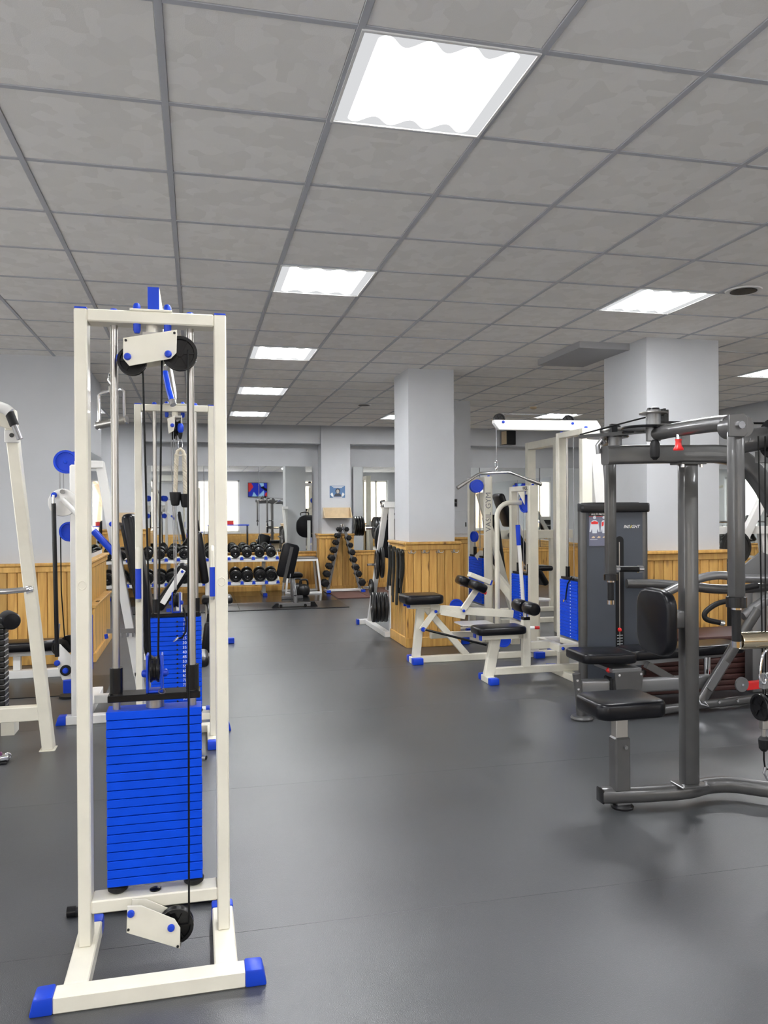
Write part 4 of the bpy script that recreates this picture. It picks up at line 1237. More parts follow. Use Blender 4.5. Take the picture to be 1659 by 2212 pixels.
# stack of maroon mats behind the bench
for i in range(10):
    z = 0.04 + i * 0.043
    off = rnd.uniform(-0.03, 0.03)
    nm = ('bottom', 'second from bottom', 'third from bottom', 'fourth from bottom', 'fifth from bottom', 'sixth from bottom', 'seventh from bottom', 'eighth from bottom', 'ninth from bottom', 'topmost')[i]
    solo('floor_mat', 'maroon rubber mat, %s of the stack behind the grey bench' % nm, 'mat', MAROON,
         box(3.42 + off, 4.75 + off, 5.47 + off * 0.4, 5.93 + off * 0.3, z - 0.04, z), loc=(4.0, 5.7, z - 0.04), bevel=0.008, seg=2, group='stacked maroon mats')

# ------------------------------------------------------------------ white machines by the columns
def side_tower(t, x0, x1, yn, yf, ztop, zs0, zs1, nplates, wt=0.05, pulley_top=True, label_text=None, cap=True):
    """stack frame standing across y: near upright at yn, far upright at yf"""
    part(t, 'upright', WHITE, box(x0, x1, yn, yn + wt, 0.05, ztop), bevel=0.004)
    part(t, 'upright', WHITE, box(x0, x1, yf - wt, yf, 0.05, ztop), bevel=0.004)
    part(t, 'top_beam', WHITE, box(x0, x1, yn + wt, yf - wt, ztop - 0.05, ztop), bevel=0.004)
    xm = (x0 + x1) / 2
    for yy in (yn, yf):
        bolt(t, (xm, yy + (0.025 if yy == yn else -0.025), ztop), (0, 0, 1), 0.014, 0.016)
    part(t, 'shelf_beam', WHITE, box(x0 - 0.01, x1 + 0.01, yn + wt, yf - wt, zs0 - 0.07, zs0 - 0.02), bevel=0.004)
    w = (yf - yn) - 2 * wt - 0.05
    hp = (zs1 - zs0) / nplates
    me = mesh('weight_plate', [box(-0.055, 0.055, -w / 2, w / 2, 0.0008, hp - 0.0008)], BLUE, bevel=0.002)
    ym = (yn + yf) / 2
    copies(t, 'weight_plate', me, [(xm, ym, zs0 + i * hp) for i in range(nplates)])
    for s in (-1, 1):
        part(t, 'guide_rod', STEEL, cyl((xm, ym + s * w * 0.36, zs0 - 0.03), (xm, ym + s * w * 0.36, ztop - 0.04), 0.010, 12))
        part(t, 'carriage_sleeve', BLACKP, cyl((xm, ym + s * w * 0.36, zs1 + 0.02), (xm, ym + s * w * 0.36, zs1 + 0.11), 0.019, 14))
    part(t, 'carriage_bar', BLACKP, box(xm - 0.045, xm + 0.045, ym - w / 2 + 0.004, ym + w / 2 - 0.004, zs1 + 0.004, zs1 + 0.024), bevel=0.002)
    part(t, 'cable', WIRE, cyl((xm, ym, zs1 + 0.02), (xm, ym, ztop - 0.05), 0.003, 6))
    for i in range(nplates):
        pass
    return xm, ym, w, hp

# lat pulldown with its seat
LP = thing('lat_pulldown', 'white lat pulldown with roller pads, black seat and a long overhead arm', 'exercise machine', (2.8, 6.25, 0))
xm, ym, w, hp = side_tower(LP, 3.105, 3.195, 6.0, 6.50, 2.105, 0.335, 0.825, 18, wt=0.06)
for i in range(18):
    part(LP, 'number_mark', PLATEW, box(xm - 0.0562, xm - 0.0552, ym - 0.045, ym - 0.030, 0.345 + i * hp, 0.353 + i * hp))
part(LP, 'pin_cord', CABLE, tube([(xm - 0.05, ym - 0.06, 0.86), (xm - 0.075, ym - 0.03, 0.80), (xm - 0.07, ym + 0.01, 0.71), (xm - 0.065, ym + 0.03, 0.655)], 0.006, 8))
part(LP, 'selector_pin', CHROME, cyl((xm - 0.085, ym + 0.03, 0.648), (xm - 0.055, ym + 0.03, 0.648), 0.012, 10))
part(LP, 'overhead_arm', WHITE2, prism([(2.465, 2.10), (2.42, 2.155), (2.42, 2.182), (3.36, 2.195), (3.40, 2.14), (3.38, 2.105)], 'y', 6.225, 6.275), bevel=0.003)
pulley(LP, (2.475, 6.25, 2.19), (0, 1, 0), 0.048, 0.03)
pulley(LP, (3.10, 6.25, 2.19), (0, 1, 0), 0.048, 0.03)
part(LP, 'cable', WIRE, cyl((2.47, 6.25, 2.236), (3.10, 6.25, 2.236), 0.003, 6))
part(LP, 'cable', WIRE, cyl((2.448, 6.25, 2.17), (2.447, 6.25, 1.84), 0.003, 6))
for x in (2.50, 3.13):
    bolt(LP, (x, 6.225, 2.165), (0, -1, 0), 0.012, 0.012)
part(LP, 'rear_brace', WHITE2, beam((3.33, 6.25, 2.15), (3.52, 6.25, 0.05), 0.06, 0.10, up=(1, 0, 0)), bevel=0.003)
part(LP, 'base_beam', WHITE, box(2.41, 3.55, 6.215, 6.265, 0.055, 0.115), bevel=0.004)
part(LP, 'base_bar', WHITE, box(3.03, 3.11, 6.0, 6.50, 0.0, 0.055), bevel=0.004)
part(LP, 'end_cap', BLUEP, box(3.025, 3.115, 6.495, 6.56, -0.0, 0.06), bevel=0.006, seg=2)
part(LP, 'end_cap', BLUEP, box(3.025, 3.115, 5.94, 6.005, -0.0, 0.06), bevel=0.006, seg=2)
part(LP, 'stack_box', WHITE, box(2.90, 3.30, 6.03, 6.08, 0.255, 0.315), box(2.90, 3.30, 6.42, 6.47, 0.255, 0.315), box(2.90, 2.95, 6.08, 6.42, 0.255, 0.315), bevel=0.004)
part(LP, 'foot_bar', WHITE, box(2.325, 2.395, 6.14, 6.32, 0.0, 0.05), bevel=0.004)
part(LP, 'end_cap', BLUEP, box(2.32, 2.40, 6.085, 6.145, 0.0, 0.055), bevel=0.007, seg=2)
part(LP, 'end_cap', BLUEP, box(2.32, 2.40, 6.315, 6.375, 0.0, 0.055), bevel=0.007, seg=2)
part(LP, 'seat_leg', WHITE, beam((2.36, 6.24, 0.04), (2.425, 6.24, 0.36), 0.05, 0.085, up=(1, 0, 0)), bevel=0.004)
part(LP, 'seat_frame', WHITE, box(2.325, 2.66, 6.215, 6.265, 0.352, 0.40), bevel=0.004)
part(LP, 'seat_rib', WHITE, box(2.27, 2.60, 6.15, 6.19, 0.365, 0.40), box(2.27, 2.60, 6.29, 6.33, 0.365, 0.40))
part(LP, 'rib_cap', BLUEP, box(2.263, 2.272, 6.145, 6.195, 0.36, 0.40), box(2.263, 2.272, 6.285, 6.335, 0.36, 0.40))
part(LP, 'seat', BLACKV, cushion(rpoly(2.235, 2.665, 6.11, 6.36, 0.05, 4), 'z', 0.40, 0.465, 0.018), angle=0.9)
part(LP, 'knee_post', WHITE, box(2.663, 2.728, 6.205, 6.265, 0.11, 0.505), bevel=0.004)
part(LP, 'post_collar', BLACKP, box(2.667, 2.724, 6.207, 6.263, 0.505, 0.53))
part(LP, 'roller_stem', CHROME, cyl((2.695, 6.235, 0.53), (2.695, 6.235, 0.585), 0.02, 14))
for a, b in ((6.255, 6.44), (6.03, 6.215)):
    part(LP, 'roller_pad', BLACKV, lathe([(0.02, 0), (0.045, 0.003), (0.053, 0.02), (0.053, 0.165), (0.045, 0.182), (0.02, 0.185)], (2.695, a, 0.612), (0, 1, 0), 20))
part(LP, 'lock_knob', RED, cyl((2.76, 6.20, 0.44), (2.80, 6.19, 0.44), 0.013, 12))
part(LP, 'lock_sleeve', PRINTW, cyl((2.725, 6.21, 0.44), (2.76, 6.20, 0.44), 0.013, 12))
part(LP, 'upper_link', WHITE, box(2.728, 3.0, 6.215, 6.265, 0.255, 0.32), bevel=0.004)
bolt(LP, (2.935, 6.03, 0.285), (0, -1, 0), 0.014, 0.014)
text_part(LP, 'maker_mark', 'VASIL', 0.035, facing_front(3.15, 6.0285, 0.285), IRON)

lb = thing('lat_bar', 'bent chrome lat bar hanging from the overhead arm by a snap hook', 'bar', (2.45, 6.25, 1.62))
part(lb, 'bar', CHROME, tube(spline([(2.105, 6.25, 1.615), (2.20, 6.25, 1.675), (2.285, 6.25, 1.727), (2.33, 6.25, 1.735), (2.45, 6.25, 1.742), (2.55, 6.25, 1.745), (2.60, 6.25, 1.735), (2.72, 6.25, 1.69), (2.85, 6.25, 1.645)], 4), 0.0125, 12))
part(lb, 'grip', STEEL, cyl((2.72, 6.25, 1.69), (2.853, 6.25, 1.644), 0.0155, 14))
part(lb, 'grip', STEEL, cyl((2.103, 6.25, 1.614), (2.20, 6.25, 1.675), 0.0155, 14))
part(lb, 'snap_hook', CHROME, tube([(2.447 + 0.012 * math.cos(a), 6.25, 1.81 + 0.032 * math.sin(a)) for a in [i * math.pi / 6 for i in range(12)]], 0.0035, 8, closed=True), tube([(2.447 + 0.009 * math.cos(a), 6.25, 1.762 + 0.018 * math.sin(a)) for a in [i * math.pi / 6 for i in range(12)]], 0.0035, 8, closed=True))

# leg curl machine with raised black saddle and its own tower
LC = thing('leg_curl_machine', 'white leg curl machine with a raised black seat pad and angled roller arm', 'exercise machine', (2.6, 7.15, 0))
xm, ym, w, hp = side_tower(LC, 3.135, 3.225, 7.14, 7.66, 1.665, 0.33, 0.785, 18, wt=0.055)
for i in range(18):
    part(LC, 'number_mark', PLATEW, box(xm - 0.0562, xm - 0.0552, ym - 0.045, ym - 0.03, 0.338 + i * hp, 0.346 + i * hp))
text_part(LC, 'maker_logo', 'VASIL', 0.05, Matrix.Translation((3.133, 7.245, 1.64)) @ Matrix.Rotation(math.radians(-90), 4, 'Z') @ Matrix.Rotation(math.radians(90), 4, 'X'), IRON)
pulley(LC, (3.16, 7.30, 1.49), (1, 0.2, 0), 0.09, 0.03, BLUEP, 'blue_pulley')
part(LC, 'pulley_plate', WHITE, prism([(7.22, 1.61), (7.38, 1.61), (7.22, 1.48)], 'x', 3.115, 3.12))
part(LC, 'lever', WHITE2, tube([(3.05, 7.10, 0.47), (3.02, 7.10, 0.9), (2.995, 7.10, 1.27)], 0.018, 12))
part(LC, 'lever_grip', BLUEP, cyl((3.004, 7.10, 1.09), (2.994, 7.10, 1.285), 0.022, 14))
part(LC, 'curved_tube', WHITE, tube([(2.88, 7.35, 0.06), (2.88, 7.35, 1.28)] + [(3.02 - 0.14 * math.cos(math.radians(a)), 7.35, 1.36 + 0.14 * math.sin(math.radians(a))) for a in range(0, 91, 15)] + [(3.14, 7.36, 1.50)], 0.024, 12))
part(LC, 'foot_bar', WHITE, box(1.945, 2.035, 7.13, 7.24, 0.0, 0.055), bevel=0.004)
part(LC, 'end_cap', BLUEP, box(1.94, 2.04, 7.06, 7.135, 0.0, 0.06), bevel=0.008, seg=2)
part(LC, 'end_cap', BLUEP, box(1.94, 2.04, 7.235, 7.31, 0.0, 0.06), bevel=0.008, seg=2)
part(LC, 'base_beam', WHITE, box(2.035, 3.20, 7.155, 7.215, 0.0, 0.06), bevel=0.004)
part(LC, 'base_beam', WHITE, box(2.30, 3.15, 7.70, 7.75, 0.13, 0.19), bevel=0.004)
part(LC, 'seat_leg', WHITE, beam((2.00, 7.185, 0.05), (2.05, 7.185, 0.54), 0.055, 0.075, up=(1, 0, 0)), bevel=0.004)
part(LC, 'brace', WHITE, beam((2.08, 7.185, 0.53), (2.50, 7.185, 0.05), 0.05, 0.06), bevel=0.004)
part(LC, 'seat_frame', WHITE, box(1.92, 2.19, 7.15, 7.21, 0.51, 0.56), bevel=0.004)
part(LC, 'pivot_plate', WHITE, box(2.13, 2.215, 7.125, 7.145, 0.455, 0.56), bevel=0.004)
part(LC, 'rib_cap', BLUEP, box(1.895, 1.925, 7.10, 7.13, 0.53, 0.56), box(1.895, 1.925, 7.22, 7.25, 0.53, 0.56))
part(LC, 'seat', BLACKV, cushion(rpoly(1.865, 2.235, 7.02, 7.34, 0.05, 4), 'z', 0.56, 0.645, 0.02), angle=0.9)
part(LC, 'link_arm', WHITE, beam((2.165, 7.11, 0.49), (2.03, 7.10, 0.315), 0.02, 0.055), bevel=0.003)
bolt(LC, (2.172, 7.105, 0.485), (0, -1, 0), 0.015, 0.014)
bolt(LC, (2.045, 7.09, 0.325), (0, -1, 0), 0.022, 0.02)
part(LC, 'damper_rod', BLACKP, cyl((2.06, 7.07, 0.325), (2.64, 7.02, 0.165), 0.011, 12))
part(LC, 'rod_tip', CHROME, cyl((2.05, 7.07, 0.328), (2.075, 7.07, 0.32), 0.009, 10))
part(LC, 'long_arm', WHITE, beam((2.21, 7.12, 0.505), (2.94, 7.10, 0.435), 0.04, 0.075), bevel=0.004)
part(LC, 'stub_plate', WHITE, beam((2.22, 7.10, 0.48), (2.46, 7.10, 0.43), 0.01, 0.055), bevel=0.002)
part(LC, 'roller_arm', WHITE, beam((2.43, 7.09, 0.49), (2.60, 7.09, 0.72), 0.03, 0.055), bevel=0.003)
bolt(LC, (2.435, 7.07, 0.487), (0, -1, 0), 0.014, 0.014)
part(LC, 'shin_pad', BLACKV, rot(pad((2.56, 7.03, 0.715), 0.14, 0.20, 0.085, 0.03), (2.56, 7.0, 0.715), 'Y', 25), angle=1.0)
part(LC, 'shin_pad', BLACKV, rot(pad((2.50, 7.24, 0.745), 0.14, 0.19, 0.085, 0.03), (2.50, 7.2, 0.745), 'Y', 25), angle=1.0)
part(LC, 'pad_bar', WHITE, rot(box(2.50, 2.72, 7.08, 7.16, 0.765, 0.81), (2.6, 7.1, 0.79), 'Y', 22), bevel=0.004)
part(LC, 'tube_cap', BLUEP, rot(box(2.72, 2.732, 7.078, 7.162, 0.763, 0.812), (2.6, 7.1, 0.79), 'Y', 22))
part(LC, 'lock_knob', RED, cyl((2.64, 7.16, 0.655), (2.69, 7.15, 0.635), 0.016, 12))
part(LC, 'foot_plate', WHITE2, box(2.52, 2.86, 7.35, 7.62, 0.295, 0.31), bevel=0.003)
part(LC, 'end_cap', BLUEP, box(3.16, 3.26, 7.07, 7.13, 0.0, 0.06), bevel=0.006, seg=2)
part(LC, 'end_cap', BLUEP, box(3.38, 3.46, 7.22, 7.30, 0.0, 0.06), bevel=0.006, seg=2)
part(LC, 'rear_bar', WHITE, box(3.22, 3.45, 7.15, 7.22, 0.0, 0.055), bevel=0.004)
pulley(LC, (2.92, 7.30, 0.16), (0.3, 1, 0), 0.075, 0.03, BLUEP, 'blue_pulley')
pulley(LC, (2.66, 7.95, 0.42), (0.3, 1, 0), 0.075, 0.03, BLUEP, 'blue_pulley')

# tower with the lettered upright, behind
GT = thing('stack_tower', 'white stack tower with vertical lettering and a blue pulley, behind the leg curl machine', 'exercise machine', (3.1, 8.4, 0))
xm, ym, w, hp = side_tower(GT, 3.055, 3.125, 8.10, 8.72, 1.79, 0.40, 0.90, 18, wt=0.07)
part(GT, 'front_face', WHITE, box(3.02, 3.10, 8.06, 8.10, 0.0, 1.79), bevel=0.004)
for txt, z, sz in (('GYM', 1.53, 0.085), ('VASIL', 1.30, 0.085)):
    text_part(GT, 'lettering', txt, sz, Matrix.Translation((3.063, 8.0585, z)) @ Matrix.Rotation(math.radians(90), 4, 'X') @ Matrix.Rotation(math.radians(90), 4, 'Z'), GREYL)
pulley(GT, (2.93, 8.05, 1.685), (0.3, 1, 0), 0.07, 0.03, BLUEP, 'blue_pulley')
pulley(GT, (2.97, 8.20, 1.685), (0.3, 1, 0), 0.07, 0.03, BLUEP, 'blue_pulley')
part(GT, 'pulley_arm', WHITE, box(2.92, 3.06, 8.10, 8.15, 1.65, 1.72), bevel=0.003)
pulley(GT, (3.04, 8.45, 1.13), (1, 0.3, 0), 0.06, 0.03, BLUEP, 'blue_pulley')
part(GT, 'base_bar', WHITE, box(2.80, 3.4, 8.08, 8.16, 0.0, 0.055), bevel=0.004)
part(GT, 'diagonal_brace', WHITE, beam((3.16, 8.6, 1.62), (3.62, 8.6, 0.06), 0.06, 0.07, up=(1, 0, 0)), bevel=0.003)
part(GT, 'diagonal_brace', WHITE, beam((3.05, 8.35, 0.95), (3.35, 7.95, 0.42), 0.06, 0.09), bevel=0.003)
part(GT, 'seat_back', BLACKV, rot(pad((3.45, 8.9, 1.0), 0.10, 0.35, 0.75, 0.04), (3.45, 8.9, 1.0), 'Y', -8), angle=1.0)
part(GT, 'side_arm', WHITE, box(2.70, 3.06, 8.62, 8.68, 0.56, 0.61), bevel=0.003)
part(GT, 'foot_bar', WHITE, box(2.72, 3.06, 8.66, 8.76, 0.0, 0.07), bevel=0.003)
part(GT, 'end_cap', BLUEP, box(3.0, 3.07, 8.60, 8.66, 0.0, 0.075), bevel=0.006)
part(GT, 'end_cap', BLUEP, box(2.74, 2.83, 8.02, 8.08, 0.0, 0.075), bevel=0.006)
part(GT, 'round_stool', WHITE2, cyl((3.55, 7.9, 0.46), (3.55, 7.9, 0.475), 0.14, 24))
part(GT, 'stool_stem', WHITE, cyl((3.55, 7.9, 0.0), (3.55, 7.9, 0.46), 0.03, 12))

# tall white frame and incline press bench beyond
TF = thing('tall_frame', 'tall white gate-shaped machine frame behind the lat pulldown', 'exercise machine', (4.2, 9.3, 0))
part(TF, 'upright', WHITE, box(4.06, 4.17, 9.3, 9.38, 0, 2.27), bevel=0.004)
part(TF, 'upright', WHITE, box(4.06, 4.17, 8.5, 8.58, 0, 2.27), bevel=0.004)
part(TF, 'top_beam', WHITE, box(4.06, 4.17, 8.58, 9.3, 2.18, 2.27), bevel=0.004)
part(TF, 'base_bar', WHITE, box(3.7, 4.5, 9.3, 9.38, 0.0, 0.06), bevel=0.004)
part(TF, 'base_bar', WHITE, box(4.17, 4.5, 8.5, 8.58, 0.0, 0.06), bevel=0.004)
IB = thing('incline_press', 'white incline press with black pads near the far right mirrors', 'exercise machine', (4.5, 10.2, 0))
part(IB, 'back_pad', BLACKV, rot(pad((4.45, 10.2, 0.75), 0.09, 0.32, 0.85, 0.04), (4.45, 10.2, 0.75), 'Y', -32), angle=1.0)
part(IB, 'head_pad', BLACKV, rot(pad((4.25, 10.6, 1.42), 0.09, 0.32, 0.5, 0.04), (4.25, 10.6, 1.42), 'Y', -20), angle=1.0)
part(IB, 'seat', BLACKV, pad((4.60, 10.2, 0.62), 0.32, 0.32, 0.07, 0.03), angle=1.0)
part(IB, 'cross_beam', WHITE, box(4.0, 5.2, 10.35, 10.43, 1.02, 1.14), bevel=0.004)
part(IB, 'leg', WHITE, beam((4.25, 10.3, 1.5), (4.55, 10.3, 0.5), 0.07, 0.07), bevel=0.004)
part(IB, 'leg', WHITE, beam((4.9, 10.4, 1.1), (4.9, 10.4, 0.0), 0.07, 0.07), bevel=0.004)
part(IB, 'leg', WHITE, beam((4.55, 10.3, 0.55), (4.6, 10.3, 0.0), 0.07, 0.07), bevel=0.004)
part(IB, 'base_bar', WHITE, box(4.1, 5.1, 10.3, 10.38, 0.0, 0.06), bevel=0.004)
part(IB, 'tube_cap', BLUEP, box(4.2, 4.29, 10.24, 10.33, 1.5, 1.53))

# leg press beyond the right column, with plates
SL = thing('plate_loaded_press', 'white plate loaded press with black plates beyond the right column', 'exercise machine', (6.1, 8.2, 0))
part(SL, 'slant_post', WHITE2, beam((5.95, 8.0, 0.70), (6.62, 8.0, 1.85), 0.07, 0.10), bevel=0.004)
part(SL, 'slant_post', WHITE2, beam((5.2, 8.2, 1.35), (6.1, 8.2, 0.70), 0.07, 0.11), bevel=0.004)
part(SL, 'cross_beam', WHITE2, box(5.75, 6.6, 8.0, 8.08, 1.13, 1.22), bevel=0.004)
part(SL, 'base_leg', WHITE2, beam((6.0, 8.05, 0.75), (5.9, 8.05, 0.0), 0.08, 0.08), bevel=0.004)
part(SL, 'base_leg', WHITE2, beam((6.45, 8.05, 1.2), (6.6, 8.05, 0.0), 0.08, 0.08), bevel=0.004)
part(SL, 'plate_peg', CHROME, cyl((5.7, 7.9, 0.72), (5.7, 8.3, 0.72), 0.025, 14), cyl((6.02, 7.88, 0.98), (6.02, 8.2, 0.98), 0.025, 14))
part(SL, 'seat_pad', BLACKV, pad((5.55, 8.2, 0.55), 0.5, 0.4, 0.1, 0.04), angle=1.0)

def weight_disc(c, axis, r, w, label, group, mat=IRON):
    a = V(axis).normalized()
    t = thing('weight_disc', label, 'weight plate', tuple(V(c)), group)
    part(t, 'disc', mat, lathe([(0.026, 0), (r * 0.35, 0), (r * 0.38, w * 0.15), (r * 0.80, w * 0.15), (r * 0.84, 0), (r * 0.97, 0), (r, w * 0.2), (r, w * 0.8), (r * 0.97, w), (r * 0.84, w), (r * 0.80, w * 0.85), (r * 0.38, w * 0.85), (r * 0.35, w), (0.026, w)], V(c) - a * w / 2, axis, 30))
    part(t, 'hub_ring', STEEL, lathe([(0.027, -0.001), (0.036, -0.001), (0.036, w + 0.001), (0.027, w + 0.001)], V(c) - a * w / 2, axis, 18))
    return t
weight_disc((6.02, 7.94, 0.98), (0, 1, 0), 0.2, 0.045, 'black plate hanging on the slanted white press beyond the right column', 'plates beyond the right column')
weight_disc((5.7, 7.95, 0.72), (0, 1, 0), 0.225, 0.05, 'larger black plate low on the white press beyond the right column', 'plates beyond the right column')

# ------------------------------------------------------------------ left side machines
CM = thing('chest_press', 'white lever chest press with blue pulleys and a tall black back pad on the left', 'exercise machine', (-0.6, 5.75, 0))
part(CM, 'upright', WHITE2, box(-0.828, -0.758, 5.70, 5.77, 0.055, 1.752), bevel=0.004)
part(CM, 'base_bar', WHITE2, box(-0.865, 0.06, 5.69, 5.76, 0.0, 0.058), bevel=0.004)
part(CM, 'end_cap', BLUEP, prism([(-0.93, 0.0), (-0.912, 0.06), (-0.862, 0.062), (-0.862, 0.0)], 'y', 5.685, 5.765), bevel=0.006, seg=2)
part(CM, 'end_cap', BLUEP, box(0.058, 0.12, 5.685, 5.765, 0.0, 0.062), bevel=0.006, seg=2)
part(CM, 'top_bar', WHITE2, box(-0.80, -0.615, 5.72, 5.79, 1.735, 1.785), bevel=0.004)
part(CM, 'slant_post', WHITE2, beam((-0.64, 5.755, 1.775), (-0.395, 5.755, 0.30), 0.055, 0.06, up=(1, 0, 0)), bevel=0.004)
part(CM, 'slant_foot', WHITE2, beam((-0.395, 5.755, 0.33), (-0.36, 5.755, 0.05), 0.055, 0.06, up=(1, 0, 0)), bevel=0.004)
bolt(CM, (-0.562, 5.72, 1.352), (0, -1, 0), 0.018, 0.015)
pulley(CM, (-0.865, 5.80, 1.78), (0, 1, 0), 0.08, 0.035, BLUEP, 'blue_pulley')
pulley(CM, (-0.82, 5.86, 1.775), (0, 1, 0), 0.08, 0.03, BLUEP, 'blue_pulley')
bolt(CM, (-0.865, 5.78, 1.778), (0, -1, 0), 0.013, 0.014)
pulley(CM, (-0.846, 5.81, 1.302), (0, 1, 0), 0.068, 0.03, BLUEP, 'blue_pulley')
part(CM, 'pulley_arm', WHITE2, box(-0.83, -0.76, 5.77, 5.86, 1.72, 1.76), bevel=0.003)
part(CM, 'cam_disc', WHITE2, lathe([(0.02, 0), (0.09, 0), (0.093, 0.006), (0.093, 0.016), (0.09, 0.022), (0.02, 0.022)], (-0.868, 5.69, 1.50), (0, -1, 0), 36))
part(CM, 'cam_stud', GREYL, cyl((-0.865, 5.67, 1.572), (-0.865, 5.63, 1.572), 0.015, 14))
bolt(CM, (-0.92, 5.665, 1.55), (0, -1, 0), 0.019, 0.02)
part(CM, 'lever_arm', WHITE2, tube([(-0.865, 5.645, 1.522), (-0.75, 5.645, 1.395), (-0.655, 5.645, 1.292)], 0.018, 14))
part(CM, 'lever_grip', BLUEP, cyl((-0.672, 5.645, 1.31), (-0.535, 5.645, 1.152), 0.0235, 16))
part(CM, 'push_rod', BLACKP, cyl((-0.92, 5.64, 1.495), (-0.905, 5.64, 0.475), 0.0145, 14))
part(CM, 'rod_end', CHROME, cyl((-0.92, 5.64, 1.55), (-0.92, 5.64, 1.49), 0.008, 10))
part(CM, 'cable', WIRE, cyl((-0.905, 5.80, 1.72), (-0.905, 5.80, 1.5), 0.003, 6))
part(CM, 'cable', WIRE, cyl((-0.885, 5.82, 1.70), (-0.885, 5.82, 1.5), 0.003, 6))
part(CM, 'cable', CABLE, tube([(-0.905, 5.81, 1.27), (-0.906, 5.83, 0.9), (-0.89, 5.86, 0.54)], 0.004, 6))
part(CM, 'crank_plate', WHITE2, prism([(-0.915, 0.535), (-0.83, 0.44), (-0.83, 0.29), (-0.90, 0.285), (-0.93, 0.38)], 'y', 5.80, 5.812), bevel=0.002)
pulley(CM, (-0.915, 5.86, 0.50), (0, 1, 0), 0.06, 0.03)
pulley(CM, (-0.865, 5.88, 0.52), (0, 1, 0), 0.06, 0.03)
bolt(CM, (-0.93, 5.795, 0.405), (0, -1, 0), 0.02, 0.02)
bolt(CM, (-0.875, 5.785, 0.352), (0, -1, 0), 0.02, 0.02)
part(CM, 'rubber_washer', BLACKR, cyl((-0.875, 5.80, 0.352), (-0.875, 5.785, 0.352), 0.037, 20))
part(CM, 'chrome_rail', CHROME, tube([(-1.06, 5.9, 0.535), (-0.98, 5.9, 0.54), (-0.945, 5.9, 0.55), (-0.935, 5.9, 0.66)], 0.011, 10))
bp = rot(pad((-0.36, 5.75, 0.895), 0.085, 0.34, 1.07, 0.035), (-0.36, 5.75, 0.895), 'Y', -10)
part(CM, 'back_pad', BLACKV, bp, angle=1.0)
part(CM, 'pad_backing', BLACKP, rot(box(-0.418, -0.402, 5.62, 5.88, 0.42, 1.36), (-0.36, 5.75, 0.895), 'Y', -10))
part(CM, 'seat', BLACKV, pad((-0.10, 5.75, 0.40), 0.36, 0.36, 0.075, 0.03), angle=1.0)
part(CM, 'seat_post', WHITE2, box(-0.14, -0.06, 5.71, 5.79, 0.05, 0.37), bevel=0.004)
part(CM, 'tooth_rail', GREYL, beam((-0.60, 5.72, 0.62), (-0.36, 5.72, 0.615), 0.012, 0.03), *[box(-0.54 + i * 0.035, -0.528 + i * 0.035, 5.714, 5.726, 0.575, 0.61) for i in range(5)])
part(CM, 'rail_knob', BLUEP, cyl((-0.605, 5.72, 0.60), (-0.60, 5.72, 0.57), 0.012, 10))
part(CM, 'rear_bar', WHITE2, box(-0.72, -0.05, 6.02, 6.08, 0.06, 0.12), bevel=0.004)
part(CM, 'rear_bar', WHITE2, box(-0.80, -0.72, 5.77, 6.6, 0.0, 0.06), bevel=0.004)
part(CM, 'end_cap', BLUEP, box(-0.96, -0.86, 6.22, 6.30, 0.10, 0.20), bevel=0.006)
part(CM, 'rear_post', WHITE2, box(-0.86, -0.80, 6.23, 6.29, 0.0, 0.5), bevel=0.004)
part(CM, 'foot_disc', BLACKR, cyl((-0.96, 6.55, 0.0), (-0.96, 6.55, 0.02), 0.08, 24))
part(CM, 'foot_stem', BLUEP, box(-0.915, -0.85, 6.40, 6.47, 0.0, 0.06), bevel=0.005)

ST = thing('angled_station', 'white angled station with a black weight stack, cut by the left edge', 'exercise machine', (-1.2, 5.3, 0))
part(ST, 'slant_post', WHITE, beam((-0.877, 5.15, 0.005), (-1.082, 5.15, 2.05), 0.08, 0.066, up=(1, 0, 0)), bevel=0.005)
part(ST, 'foot_plate', WHITE, box(-0.925, -0.835, 5.10, 5.20, 0.0, 0.006), bevel=0.001)
part(ST, 'lower_bar', WHITE, box(-1.9, -0.925, 5.115, 5.185, 0.185, 0.27), bevel=0.004)
part(ST, 'chrome_bar', CHROME, tube([(-1.9, 5.10, 0.965), (-1.10, 5.10, 0.968), (-0.975, 5.12, 0.975)], 0.017, 14))
part(ST, 'bar_socket', CHROME, cyl((-0.985, 5.10, 0.974), (-0.965, 5.118, 0.976), 0.025, 14))
part(ST, 'post_bracket', WHITE2, prism([(-1.10, 1.85), (-1.10, 1.925), (-1.02, 1.925), (-1.02, 1.85)], 'y', 5.085, 5.11), bevel=0.004)
part(ST, 'bracket_bolt', IRON, cyl((-1.058, 5.086, 1.893), (-1.058, 5.076, 1.893), 0.013, 12))
part(ST, 'top_arm', WHITE, prism([(-1.7, 2.12), (-1.7, 2.20), (-1.04, 2.005), (-1.04, 1.92)], 'y', 5.07, 5.10), bevel=0.004)
part(ST, 'top_tube', WHITE2, tube(spline([(-1.5, 5.02, 2.12), (-1.2, 5.02, 2.07), (-1.09, 5.02, 2.045), (-1.055, 5.02, 2.02)]), 0.032, 14))
part(ST, 'tube_sleeve', BLACKR, cyl((-1.058, 5.02, 2.02), (-1.03, 5.02, 1.945), 0.026, 16))
part(ST, 'tube_tip', GREYL, cyl((-1.03, 5.02, 1.945), (-1.0, 5.02, 1.865), 0.018, 14))
me = mesh('weight_plate', [box(-0.16, 0.16, -0.06, 0.06, 0.001, 0.0345)], IRON, bevel=0.005)
copies(ST, 'weight_plate', me, [(-1.365, 5.60, 0.15 + i * 0.0358) for i in range(17)])
part(ST, 'stack_base', WHITE, box(-1.6, -1.15, 5.53, 5.67, 0.09, 0.148), bevel=0.004)
part(ST, 'stack_leg', WHITE, box(-1.6, -1.52, 5.53, 5.67, 0.0, 0.09))
